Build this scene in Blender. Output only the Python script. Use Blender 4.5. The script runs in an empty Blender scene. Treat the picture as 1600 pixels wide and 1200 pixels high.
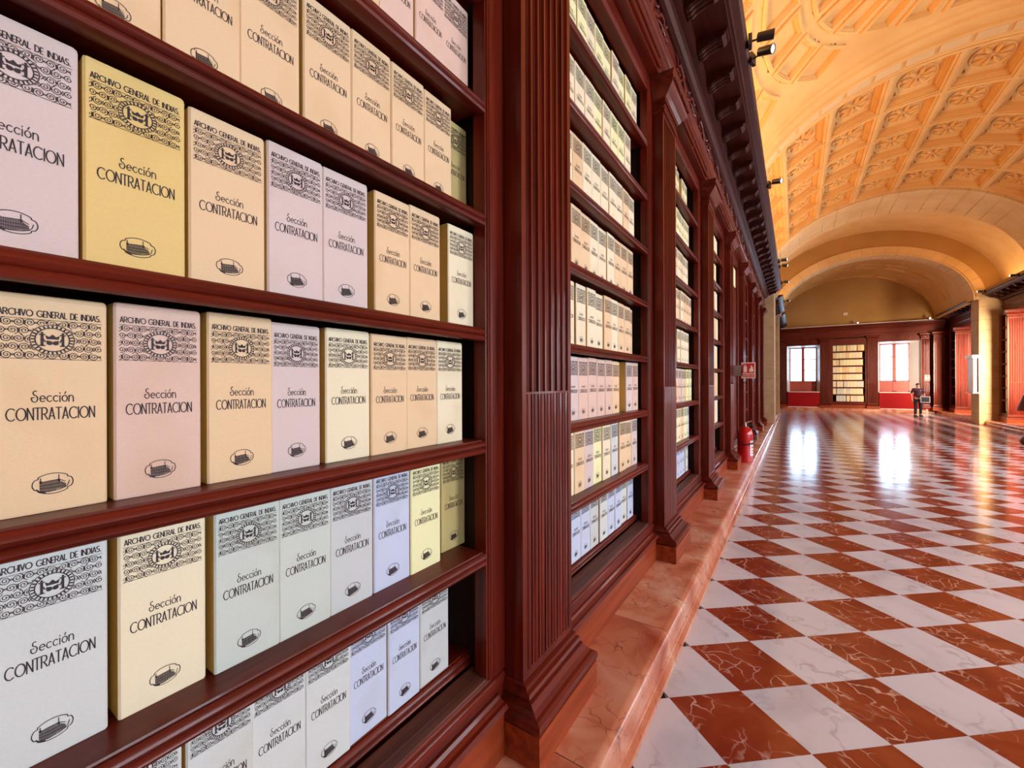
import bpy, math, random
from mathutils import Matrix, Vector
random.seed(7)
PI = math.pi
scene = bpy.context.scene
C = scene.collection

# ------------------------------------------------------------------ camera, world, lights, exposure
cam_d = bpy.data.cameras.new('camera'); cam_d.sensor_width = 36.0; cam_d.lens = 660 / 1600 * 36
cam_d.shift_y = -1.5 / 1600; cam_d.clip_start = 0.05; cam_d.clip_end = 200
cam = bpy.data.objects.new('camera', cam_d); C.objects.link(cam)
cam.matrix_world = Matrix.Translation((0, 0, 1.8)) @ Matrix.Rotation(.5902, 4, 'Z') @ Matrix.Rotation(PI / 2, 4, 'X') @ Matrix.Rotation(math.radians(-.2), 4, 'Z')
scene.camera = cam
vs = scene.view_settings
vs.view_transform = 'Standard'; vs.look = 'None'; vs.gamma = 1.0; vs.use_curve_mapping = False; vs.exposure = 0.13
scene.cycles.use_denoising = True
scene.cycles.max_bounces = 7; scene.cycles.diffuse_bounces = 4; scene.cycles.glossy_bounces = 4
scene.cycles.transparent_max_bounces = 8; scene.cycles.sample_clamp_indirect = 6.0
scene.cycles.caustics_reflective = False; scene.cycles.caustics_refractive = False
world = bpy.data.worlds.new('sky'); scene.world = world; world.use_nodes = True
bg = world.node_tree.nodes['Background']; bg.inputs[0].default_value = (.50, .74, 1.0, 1); bg.inputs[1].default_value = 12.0

def area(name, loc, aim, sx, sy, power, col, spread=180):
    l = bpy.data.lights.new(name, 'AREA'); l.shape = 'RECTANGLE'; l.size = sx; l.size_y = sy; l.energy = power; l.color = col
    l.spread = math.radians(spread)
    o = bpy.data.objects.new(name, l); C.objects.link(o); o.location = loc
    o.rotation_euler = (Vector(aim) - Vector(loc)).to_track_quat('-Z', 'Y').to_euler()
    return o
DAY = (.86, .91, 1.0); WARM = (1.0, .58, .25)
# daylight through the tall windows of the right-hand wall (recesses between its bookcase blocks), plus added fill lamps
for yy, pw in ((-2.4, 60), (2.4, 235), (7.2, 200), (12.0, 165), (16.8, 150)):
    area('window_and_fill_light', (7.28, yy, 2.7), (-1.2, yy - .3, 1.7), 1.7, 3.2, pw, DAY)
area('window_and_fill_light', (7.25, 21.7, 2.7), (6.95, 24.2, 2.3), .45, 3.2, 270, (1.0, .78, .56), 80)  # added warm lamp in the recess, turned along the wall onto the pilaster
area('window_and_fill_light', (7.25, 27.5, 2.7), (6.9, 30.6, 2.2), .45, 3.2, 200, (1.0, .80, .60), 80)  # second added warm lamp, brightens the far right pilaster
area('window_and_fill_light', (7.3, 28.6, 2.7), (3.0, 29.5, 1.2), 1.7, 3.2, 35, DAY)
area('window_and_fill_light', (2.9, -4.6, 2.6), (.4, 6, 1.4), 3.4, 3.2, 14, DAY)  # unseen fill lamp behind the camera; the back wall has no window
# lamps that stand on top of the cornices and wash the vault
for x, tx in ((-.86, 2.2), (6.88, 3.4)):
    for yy in (1.5, 5.5, 9.5, 13.5, 17.5, 22.9):
        area('cornice_uplight', (x, yy, 5.62), (tx, yy, 9.2), 3.8, .22, 56, WARM)

# ------------------------------------------------------------------ materials
def new_mat(name, base=(.5, .5, .5), rough=.5, metal=0.0, emit=None, coat=0.0):
    m = bpy.data.materials.new(name); m.use_nodes = True
    b = m.node_tree.nodes['Principled BSDF']
    b.inputs['Base Color'].default_value = (*base, 1); b.inputs['Roughness'].default_value = rough; b.inputs['Metallic'].default_value = metal
    if coat: b.inputs['Coat Weight'].default_value = coat; b.inputs['Coat Roughness'].default_value = .06
    if emit: b.inputs['Emission Color'].default_value = (*emit[:3], 1); b.inputs['Emission Strength'].default_value = emit[3]
    return m
def N(m, t, **kw):
    n = m.node_tree.nodes.new(t)
    for k, v in kw.items(): setattr(n, k, v)
    return n
def L(m, a, b): m.node_tree.links.new(a, b)
def BS(m): return m.node_tree.nodes['Principled BSDF']
def ramp(m, stops):
    r = N(m, 'ShaderNodeValToRGB'); cr = r.color_ramp
    while len(cr.elements) < len(stops): cr.elements.new(.5)
    for e, (p, c) in zip(cr.elements, stops): e.position = p; e.color = (*c, 1)
    return r
def bump(m, src, strength, dist=.002, to=None):
    bn = N(m, 'ShaderNodeBump'); bn.inputs['Strength'].default_value = strength; bn.inputs['Distance'].default_value = dist
    L(m, src, bn.inputs['Height']); L(m, bn.outputs[0], BS(m).inputs['Normal']); return bn
def pos_scaled(m, scale, rnd=0):
    g = N(m, 'ShaderNodeNewGeometry'); mp = N(m, 'ShaderNodeMapping'); mp.inputs['Scale'].default_value = scale
    if rnd:
        oi = N(m, 'ShaderNodeObjectInfo'); mu = N(m, 'ShaderNodeVectorMath', operation='SCALE'); mu.inputs[0].default_value = (rnd, rnd * .7, rnd * .4)
        L(m, oi.outputs['Random'], mu.inputs['Scale']); ad = N(m, 'ShaderNodeVectorMath', operation='ADD')
        L(m, g.outputs['Position'], ad.inputs[0]); L(m, mu.outputs[0], ad.inputs[1]); L(m, ad.outputs[0], mp.inputs['Vector'])
    else: L(m, g.outputs['Position'], mp.inputs['Vector'])
    return mp.outputs[0]
def wood(name, dark, light, rough, axis, coat=.12):
    m = new_mat(name, light, rough, coat=coat); BS(m).inputs['Specular IOR Level'].default_value = .3; BS(m).inputs['Specular Tint'].default_value = (1, .62, .50, 1)
    sc = {'z': (22, 22, 1.1), 'y': (22, 1.1, 22), 'x': (1.1, 22, 22)}[axis]
    v = pos_scaled(m, sc, 5)
    n = N(m, 'ShaderNodeTexNoise'); n.inputs['Scale'].default_value = 1.0; n.inputs['Detail'].default_value = 5; n.inputs['Distortion'].default_value = .6
    L(m, v, n.inputs['Vector'])
    r = ramp(m, [(.32, dark), (.68, light)]); L(m, n.outputs[0], r.inputs[0]); L(m, r.outputs[0], BS(m).inputs['Base Color'])
    bump(m, n.outputs[0], .12, .001)
    return m
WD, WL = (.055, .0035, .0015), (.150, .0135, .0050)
wood_z = wood('mahogany_upright_grain', WD, WL, .36, 'z')
wood_y = wood('mahogany_lengthwise_grain', WD, WL, .42, 'y')
wood_x = wood('mahogany_crosswise_grain', WD, WL, .36, 'x')
panel_wood = wood('mahogany_plinth_panel', (.17, .020, .006), (.34, .055, .014), .42, 'y', .1)
sill_wood = wood('daylit_sill_wood', (.07, .022, .014), (.15, .055, .035), .5, 'y', 0)  # greyer and lighter than the mahogany: daylight on the sill put into the colour
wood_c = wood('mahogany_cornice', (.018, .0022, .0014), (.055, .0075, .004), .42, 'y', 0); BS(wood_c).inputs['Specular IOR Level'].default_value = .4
wood_in = new_mat('mahogany_shaded_interior', (.014, .0015, .001), .7)  # near-black mahogany, the shade deep in the bays put into its colour

def cloth_mat():
    m = new_mat('archive_box_cloth', (.8, .7, .5), .85)
    oi = N(m, 'ShaderNodeObjectInfo'); v = pos_scaled(m, (1, 110, 330), 3)
    n = N(m, 'ShaderNodeTexNoise'); n.inputs['Scale'].default_value = 1.5; n.inputs['Detail'].default_value = 3; L(m, v, n.inputs['Vector'])
    r = ramp(m, [(.3, (.955, .955, .955)), (.7, (1.02, 1.02, 1.02))]); L(m, n.outputs[0], r.inputs[0])
    mx = N(m, 'ShaderNodeMix', data_type='RGBA', blend_type='MULTIPLY'); mx.inputs[0].default_value = 1
    L(m, oi.outputs['Color'], mx.inputs[6]); L(m, r.outputs[0], mx.inputs[7])
    # soft brown handling stains with a shape of their own
    n2 = N(m, 'ShaderNodeTexNoise'); n2.inputs['Scale'].default_value = 5; n2.inputs['Detail'].default_value = 2; L(m, pos_scaled(m, (1, 1, 1), 9), n2.inputs['Vector'])
    r2 = ramp(m, [(.55, (1, 1, 1)), (.8, (.90, .85, .76))]); L(m, n2.outputs[0], r2.inputs[0])
    m2 = N(m, 'ShaderNodeMix', data_type='RGBA', blend_type='MULTIPLY'); m2.inputs[0].default_value = .8
    L(m, mx.outputs[2], m2.inputs[6]); L(m, r2.outputs[0], m2.inputs[7]); L(m, m2.outputs[2], BS(m).inputs['Base Color'])
    bump(m, n.outputs[0], .10, .0005)
    return m
cloth = cloth_mat()
kraft = new_mat('ochre_box_side', (.60, .36, .07), .8)
ink = new_mat('dark_brown_ink', (.030, .012, .012), .7)

def marble(name, stops, vein, vscale, vwidth, rough, dist=1.2, cloud=3.0, ripple=0.0, rnd=11, coat=0):
    m = new_mat(name, stops[0][1], rough, coat=coat)
    v = pos_scaled(m, (1, 1, 1), rnd)
    n = N(m, 'ShaderNodeTexNoise'); n.inputs['Scale'].default_value = cloud; n.inputs['Detail'].default_value = 6; n.inputs['Distortion'].default_value = .8; L(m, v, n.inputs['Vector'])
    r = ramp(m, stops); L(m, n.outputs[0], r.inputs[0])
    n3 = N(m, 'ShaderNodeTexNoise'); n3.inputs['Scale'].default_value = 2.2; n3.inputs['Detail'].default_value = 4; L(m, v, n3.inputs['Vector'])
    ad = N(m, 'ShaderNodeVectorMath', operation='MULTIPLY_ADD'); ad.inputs[1].default_value = (dist,) * 3; L(m, n3.outputs['Color'], ad.inputs[0]); L(m, v, ad.inputs[2])
    vo = N(m, 'ShaderNodeTexVoronoi', feature='DISTANCE_TO_EDGE'); vo.inputs['Scale'].default_value = vscale; L(m, ad.outputs[0], vo.inputs['Vector'])
    rv = ramp(m, [(0, (1, 1, 1)), (vwidth, (0, 0, 0))]); L(m, vo.outputs[0], rv.inputs[0])
    n4 = N(m, 'ShaderNodeTexNoise'); n4.inputs['Scale'].default_value = 5; n4.inputs['Detail'].default_value = 2; L(m, v, n4.inputs['Vector'])
    r4 = ramp(m, [(.42, (0, 0, 0)), (.62, (1, 1, 1))]); L(m, n4.outputs[0], r4.inputs[0])
    mu = N(m, 'ShaderNodeMath', operation='MULTIPLY'); L(m, rv.outputs[0], mu.inputs[0]); L(m, r4.outputs[0], mu.inputs[1])
    mx = N(m, 'ShaderNodeMix', data_type='RGBA'); L(m, mu.outputs[0], mx.inputs[0]); L(m, r.outputs[0], mx.inputs[6]); mx.inputs[7].default_value = (*vein, 1)
    L(m, mx.outputs[2], BS(m).inputs['Base Color'])
    if ripple:
        v2 = pos_scaled(m, (1, 1, 1)); n5 = N(m, 'ShaderNodeTexNoise'); n5.inputs['Scale'].default_value = 3.2; n5.inputs['Detail'].default_value = 2; L(m, v2, n5.inputs['Vector'])
        bump(m, n5.outputs[0], ripple, .01)
    return m
red_marble = marble('red_veined_marble', [(.25, (.17, .018, .008)), (.5, (.28, .042, .014)), (.8, (.40, .085, .030))], (.72, .46, .36), 7.5, .045, .14, .55, 3, .12)
white_marble = marble('white_grey_marble', [(.2, (.48, .47, .51)), (.45, (.68, .66, .69)), (.75, (.76, .74, .77))], (.50, .46, .48), 1.6, .05, .14, 1.6, 1.6, .12)
pink_marble = marble('pink_plinth_marble', [(.25, (.32, .055, .025)), (.45, (.50, .16, .08)), (.6, (.58, .25, .15)), (.8, (.66, .42, .25))], (.20, .06, .035), 8, .04, .20, .7, 2.6, .03)
def plaster(name, a, b, rough=.85, scale=1.2, bs=.25):
    m = new_mat(name, a, rough); v = pos_scaled(m, (1, 1, 1))
    n = N(m, 'ShaderNodeTexNoise'); n.inputs['Scale'].default_value = scale; n.inputs['Detail'].default_value = 6; L(m, v, n.inputs['Vector'])
    r = ramp(m, [(.3, a), (.7, b)]); L(m, n.outputs[0], r.inputs[0]); L(m, r.outputs[0], BS(m).inputs['Base Color'])
    n2 = N(m, 'ShaderNodeTexNoise'); n2.inputs['Scale'].default_value = 22; n2.inputs['Detail'].default_value = 5; L(m, v, n2.inputs['Vector'])
    bump(m, n2.outputs[0], bs, .02)
    return m
vault_stone = plaster('ochre_vault_stone', (.72, .38, .105), (.82, .48, .155))
rib_stone = plaster('pale_rib_stone', (.68, .43, .18), (.77, .52, .25), scale=1.6, bs=.12)
wall_plaster = plaster('ochre_wall_plaster', (.42, .22, .060), (.50, .28, .09), scale=.8, bs=.12)
pier_stone = plaster('tan_pier_stone', (.50, .32, .16), (.62, .42, .22), scale=3)
joint_mat = new_mat('dark_floor_joint', (.07, .03, .025), .6)
red_paint = new_mat('deep_red_paint', (.30, .001, .003), .6); BS(red_paint).inputs['Specular IOR Level'].default_value = .15
white_paint = new_mat('white_reveal_paint', (.85, .83, .80), .5)
frame_paint = new_mat('reddish_window_frame', (.40, .06, .035), .45)
black_metal = new_mat('black_lamp_metal', (.015, .010, .010), .35)
lens_glow = new_mat('lit_lamp_glass', (1, .9, .8), .3, emit=(1, .86, .70, 3.0))
ext_red = new_mat('glossy_red_paint', (.55, .006, .008), .22, coat=.6)
rubber = new_mat('black_rubber', (.012, .012, .012), .55)
label_white = new_mat('white_sticker', (.80, .74, .74), .5)
sign_red = new_mat('sign_red', (.60, .02, .02), .45)
sign_cream = new_mat('sign_cream', (.85, .72, .55), .45)
steel = new_mat('brushed_steel', (.6, .58, .56), .3, .9)
ochre_p = new_mat('cream_plastic', (.75, .66, .50), .5)
def glass_mat():
    m = bpy.data.materials.new('window_glass'); m.use_nodes = True; nt = m.node_tree; nt.nodes.clear()
    o = N(m, 'ShaderNodeOutputMaterial'); t = N(m, 'ShaderNodeBsdfTransparent'); g = N(m, 'ShaderNodeBsdfGlossy'); g.inputs['Roughness'].default_value = .03
    f = N(m, 'ShaderNodeFresnel'); x = N(m, 'ShaderNodeMixShader'); t.inputs[0].default_value = (.97, .98, .98, 1)
    L(m, f.outputs[0], x.inputs[0]); L(m, t.outputs[0], x.inputs[1]); L(m, g.outputs[0], x.inputs[2]); L(m, x.outputs[0], o.inputs[0]); return m
glass = glass_mat()

# ------------------------------------------------------------------ mesh helpers
class MB:
    def __init__(s): s.v = []; s.f = []; s.m = []
    def add(s, vs_, fs, mi=0):
        b = len(s.v); s.v += [tuple(p) for p in vs_]
        for f in fs: s.f.append(tuple(i + b for i in f)); s.m.append(mi)
    def box(s, x0, x1, y0, y1, z0, z1, mi=0):
        s.add([(x0, y0, z0), (x1, y0, z0), (x1, y1, z0), (x0, y1, z0), (x0, y0, z1), (x1, y0, z1), (x1, y1, z1), (x0, y1, z1)],
              [(0, 3, 2, 1), (4, 5, 6, 7), (0, 1, 5, 4), (1, 2, 6, 5), (2, 3, 7, 6), (3, 0, 4, 7)], mi)
    def prism(s, prof, a0, a1, axis='y', mi=0):
        n = len(prof); mk = {'y': lambda p, a: (p[0], a, p[1]), 'z': lambda p, a: (p[0], p[1], a), 'x': lambda p, a: (a, p[0], p[1])}[axis]
        vs_ = [mk(p, a0) for p in prof] + [mk(p, a1) for p in prof]
        s.add(vs_, [(i, (i + 1) % n, (i + 1) % n + n, i + n) for i in range(n)] + [tuple(range(n))[::-1], tuple(range(n, 2 * n))], mi)
    def loft(s, rings, mi=0, caps=True):
        n = len(rings[0]); vs_ = [p for r in rings for p in r]; fs = []
        for k in range(len(rings) - 1):
            for i in range(n): j = (i + 1) % n; fs.append((k * n + i, k * n + j, (k + 1) * n + j, (k + 1) * n + i))
        if caps: fs += [tuple(range(n))[::-1], tuple(range((len(rings) - 1) * n, len(rings) * n))]
        s.add(vs_, fs, mi)
    def lathe(s, prof, c=(0, 0, 0), n=16, mi=0, axis='z'):
        rings = []
        for r, h in prof:
            ring = []
            for i in range(n):
                a = 2 * PI * i / n; p = (r * math.cos(a), r * math.sin(a), h)
                if axis == 'x': p = (h, r * math.cos(a), r * math.sin(a))
                if axis == 'y': p = (r * math.sin(a), h, r * math.cos(a))
                ring.append((c[0] + p[0], c[1] + p[1], c[2] + p[2]))
            rings.append(ring)
        s.loft(rings, mi)
    def tube(s, pts, r, n=8, mi=0):
        pts = [Vector(p) for p in pts]; rings = []
        rr = r if isinstance(r, (list, tuple)) else [r] * len(pts)
        for k, p in enumerate(pts):
            d = (pts[min(k + 1, len(pts) - 1)] - pts[max(k - 1, 0)]).normalized()
            u = d.cross(Vector((0, 0, 1)) if abs(d.z) < .9 else Vector((1, 0, 0))).normalized(); w = d.cross(u)
            rings.append([tuple(p + (u * math.cos(2 * PI * i / n) + w * math.sin(2 * PI * i / n)) * rr[k]) for i in range(n)])
        s.loft(rings, mi)
    def mesh(s, name, mats, smooth=False):
        me = bpy.data.meshes.new(name); me.from_pydata(s.v, [], s.f)
        for m in (mats if isinstance(mats, (list, tuple)) else [mats]): me.materials.append(m)
        me.polygons.foreach_set('material_index', s.m)
        if smooth: me.polygons.foreach_set('use_smooth', [True] * len(s.f))
        me.update(); import bmesh as bmm
        bm = bmm.new(); bm.from_mesh(me); bmm.ops.recalc_face_normals(bm, faces=bm.faces); bm.to_mesh(me); bm.free()
        if smooth:
            try: me.set_sharp_from_angle(angle=math.radians(42))
            except Exception: pass
        return me
def link(name, me, parent=None, loc=(0, 0, 0), rot=(0, 0, 0), scale=(1, 1, 1)):
    o = bpy.data.objects.new(name, me); C.objects.link(o); o.location = loc; o.rotation_euler = rot; o.scale = scale
    if parent: o.parent = parent
    return o
def part(name, mb, mats, parent, smooth=False, **kw): return link(name, mb.mesh(name, mats, smooth), parent, **kw)
def tag(o, label=None, cat=None, group=None, kind=None):
    if label: o['label'] = label
    if cat: o['category'] = cat
    if group: o['group'] = group
    if kind: o['kind'] = kind
    return o
def thing(name, label, cat, loc=(0, 0, 0), rz=0, group=None):
    return tag(link(name, None, loc=loc, rot=(0, 0, rz)), label, cat, group)
def struct(name, loc=(0, 0, 0), rz=0): return tag(link(name, None, loc=loc, rot=(0, 0, rz)), kind='structure')
def copy_tree(o, parent=None):
    c = o.copy(); C.objects.link(c); c.parent = parent
    for ch in list(o.children): copy_tree(ch, c)
    return c

# ------------------------------------------------------------------ floor: rhombic red and white marble
X0, Y0, DX, DY = -.602, 2.5006, .6642, .5697
XL, XR, YN, YF = -.64, 6.49, -1.2, 32.65
floor = struct('floor')
mb = MB(); mb.box(-1.9, 8.0, -5, 34, -.12, -.022); part('floor_bed', mb, joint_mat, floor)
def proj(x, y, z=0):
    f, yaw = 660, .5902
    dx, dy, dz = x, y, z - 1.8
    r = dx * math.cos(yaw) + dy * math.sin(yaw); d = -dx * math.sin(yaw) + dy * math.cos(yaw)
    return (800 + f * r / d, 598.5 - f * dz / d, d) if d > .1 else (1e6, 1e6, d)
def tile_poly(cx):
    g = .0012; hx, hy = DX / 2 - g, DY / 2 - g * .86
    pts = [(-hx, 0), (0, -hy), (hx, 0), (0, hy)]
    lo, hi = XL - cx, XR - cx
    def clip(ps, lim, sgn):
        out = []
        for i, p in enumerate(ps):
            q = ps[(i + 1) % len(ps)]; ip = sgn * (p[0] - lim) >= 0; iq = sgn * (q[0] - lim) >= 0
            if ip: out.append(p)
            if ip != iq: t = (lim - p[0]) / (q[0] - p[0]); out.append((lim, p[1] + t * (q[1] - p[1])))
        return out
    return clip(clip(pts, lo, 1), hi, -1)
tile_mesh = {}; tiles = []
for s_ in range(0, 24):
    cx = X0 + s_ * DX / 2; poly = tile_poly(cx)
    if len(poly) < 3: continue
    for t_ in range(-8, 64):
        if (s_ + t_) % 2 == 0: continue
        cy = Y0 + t_ * DY / 2
        # the red columns are the odd ones
        if cy < YN or cy > YF: continue
        u, v, d = proj(cx, cy)
        vis = -60 < u < 1680 and v < 1290
        tiles.append((0 if vis else 1, d if d > 0 else 99, cx, cy, s_, poly))
    # second lattice offset is covered by t_ parity
tiles = []
for s_ in range(0, 24):
    cx = X0 + s_ * DX / 2; poly = tile_poly(cx)
    if len(poly) < 3: continue
    k0 = int((YN - Y0) / DY) - 1
    for k in range(k0, 56):
        cy = Y0 + (k + (.5 if s_ % 2 == 0 else 0)) * DY
        if cy < YN or cy > YF: continue
        u, v, d = proj(cx, cy); vis = d > .1 and -60 < u < 1680 and v < 1290
        tiles.append((0 if vis else 1, d, cx, cy, s_, poly))
tiles.sort(key=lambda t: (t[0], t[1]))
rest = MB()
for n_, (vis, d, cx, cy, s_, poly) in enumerate(tiles):
    red = s_ % 2 == 1
    if n_ < 300 and vis == 0:
        key = (s_ if len(poly) != 4 else -1, red)
        if key not in tile_mesh:
            m_ = MB(); m_.prism(poly, -.022, 0, 'z'); tile_mesh[key] = m_.mesh('marble_tile', red_marble if red else white_marble)
        o = link('marble_tile', tile_mesh[key], floor, (cx, cy, random.uniform(-.0004, .0002)), (random.uniform(-.0012, .0012), random.uniform(-.0012, .0012), 0))
    else:
        z = random.uniform(-.0003, .0003); tx, ty = random.uniform(-.0012, .0012), random.uniform(-.0012, .0012)
        b = len(rest.v); n = len(poly)
        rest.v += [(cx + p[0], cy + p[1], z + p[0] * tx + p[1] * ty) for p in poly]; rest.f.append(tuple(range(b, b + n))); rest.m.append(0 if red else 1)
o = part('distant_marble_tiles', rest, [red_marble, white_marble], floor); tag(o, kind='stuff')

# ------------------------------------------------------------------ stone plinths along the walls
def plinth_profile(sgn, xf):       # xf = face at floor
    P = [(0, 0), (.0, .03), (-.012, .035), (-.006, .05), (-.02, .058), (-.02, .07), (-.03, .078), (-.03, .16), (-.035, .175), (-.05, .19), (-.075, .2), (-.95, .2), (-.95, 0)]
    return [(xf + sgn * p[0], p[1]) for p in P]
pl = struct('baseboard_left'); yb = -1.0
while yb < 32.6:
    ln = random.uniform(1.05, 1.45)
    if yb < 1.5 < yb + ln: ln = 1.62 - yb
    mb = MB(); mb.prism(plinth_profile(1, XL), yb + .0025, min(yb + ln, 32.6) - .0025); part('stone_block', mb, pink_marble, pl, True); yb += ln
pr = struct('baseboard_right'); yb = 8.0
while yb < 32.6:
    ln = random.uniform(1.3, 1.7); mb = MB(); mb.prism(plinth_profile(-1, XR), yb + .0025, min(yb + ln, 32.6) - .0025); part('stone_block', mb, pink_marble, pr, True); yb += ln
pe = struct('baseboard_end'); xb = -.64
while xb < 6.49:
    ln = random.uniform(1.0, 1.5); mb = MB(); mb.prism([(33.2, 0), (32.62, 0), (32.62, .03), (32.64, .05), (32.65, .17), (32.69, .2), (33.2, .2)], xb + .0025, min(xb + ln, 6.49) - .0025, 'x'); part('stone_block', mb, pink_marble, pe); xb += ln

# ------------------------------------------------------------------ walls
w = struct('wall_left'); mb = MB(); mb.box(-1.85, -1.62, -5, 34, 0, 5.6); part('wall_face', mb, wall_plaster, w)
CEN = [1.79 + 2.39 * k for k in range(-1, 8)]          # pilaster centres along the left wall

# ------------------------------------------------------------------ pilaster
def ring(z, xf, hw, back=-.093): return [(back, -hw, z), (xf, -hw, z), (xf, hw, z), (back, hw, z)]
def flute_profile(kind):
    hw = .24; pts = [(-.093, -hw), (0, -hw)]; nf = 7; m = .028; pitch = (2 * hw - 2 * m) / nf; r = pitch * .40
    for i in range(nf):
        c = -hw + m + pitch * (i + .5)
        pts.append((0, c - r))
        for k in range(1, 6):
            a = PI * k / 6
            if kind == 'concave': pts.append((-r * math.sin(a) * 1.05, c - r * math.cos(a)))
            else:
                if k == 1: pts += [(-.019, c - r), (-.019, c - r * .90)]
                pts.append((-.019 + .024 * math.sin(a), c - r * .86 * math.cos(a)))
                if k == 5: pts += [(-.019, c + r * .90), (-.019, c + r)]
        pts.append((0, c + r))
    return pts + [(0, hw), (-.093, hw)]
def base_rings():
    P = [(.20, .115, .30), (.345, .115, .30), (.347, .098, .285), (.353, .102, .288), (.356, .116, .301), (.372, .12, .305), (.388, .116, .301), (.398, .102, .29), (.402, .088, .282),
         (.415, .072, .27), (.432, .055, .262), (.438, .055, .262), (.440, .040, .256), (.452, .046, .262), (.466, .04, .256), (.47, .022, .248), (.488, .02, .246), (.495, 0, .24)]
    return [ring(z, x, h) for z, x, h in P]
def cap_rings():
    P = [(4.25, 0, .24), (4.252, .014, .248), (4.268, .018, .252), (4.284, .014, .248), (4.286, 0, .24), (4.35, 0, .24), (4.352, .02, .25), (4.366, .022, .252), (4.37, .03, .258),
         (4.40, .052, .275), (4.43, .084, .298), (4.45, .096, .306), (4.455, .10, .312), (4.50, .112, .322), (4.505, .10, .312), (4.55, .118, .33)]
    return [ring(z, x, h) for z, x, h in P]
mb = MB(); mb.loft(base_rings()[:2]); me_pblock = mb.mesh('base_block', panel_wood)
mb = MB(); mb.loft([ring(.3452, .098, .285)] + base_rings()[2:]); me_pbase = mb.mesh('base_moulding', wood_y, False)
mb = MB(); mb.prism(flute_profile('concave'), 1.76, 4.22, 'z'); mb.prism([(-.093, -.24), (0, -.24), (0, .24), (-.093, .24)], 4.22, 4.255, 'z')
me_pup = mb.mesh('fluted_shaft', wood_z, False)
mb = MB(); mb.prism([(-.093, -.24), (0, -.24), (0, .24), (-.093, .24)], .49, .53, 'z'); mb.prism(flute_profile('reed'), .53, 1.75, 'z'); mb.prism([(-.093, -.24), (.0, -.24), (.0, .24), (-.093, .24)], 1.75, 1.76, 'z')
me_plow = mb.mesh('reeded_shaft', wood_z, False)
mb = MB(); mb.loft(cap_rings())
for i in range(13):
    y = -.22 + .44 * i / 12; mb.tube([(.0, y - .01, 4.292), (.006, y, 4.32), (.004, y + .012, 4.346)], [.006, .013, .006], 6)
for i in range(17):
    y = -.29 + .58 * i / 16; mb.lathe([(.0, -.012), (.012, -.006), (.014, 0), (.012, .006), (0, .012)], (.112, y, 4.478), 6)
me_pcap = mb.mesh('capital', wood_y, False)
ORD = ['nearest the camera', 'second along the aisle', 'third along the aisle', 'fourth along the aisle', 'fifth along the aisle', 'sixth along the aisle', 'seventh along the aisle', 'eighth along the aisle']
def pilaster(x, y, rz, label, group):
    t = thing('pilaster', label, 'pilaster', (x, y, .2), rz, group)
    for nm, me in (('base_block', me_pblock), ('base_moulding', me_pbase), ('reeded_shaft', me_plow), ('fluted_shaft', me_pup), ('capital', me_pcap)): link(nm, me, t, (0, 0, -.2))
    return t
for k, c in enumerate(CEN[1:]):
    pilaster(-.985, c, 0, 'tall fluted mahogany pilaster on the left wall, ' + (['nearest the camera, widest in view', 'between the first and second full bookcases', 'just before the fire extinguisher bay', 'with the fire sign fixed on it', 'first one beyond the fire extinguisher', 'second one beyond the fire extinguisher', 'third one beyond the fire extinguisher', 'last one before the stone pier'][k]), 'fluted pilasters on the left wall')

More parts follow.
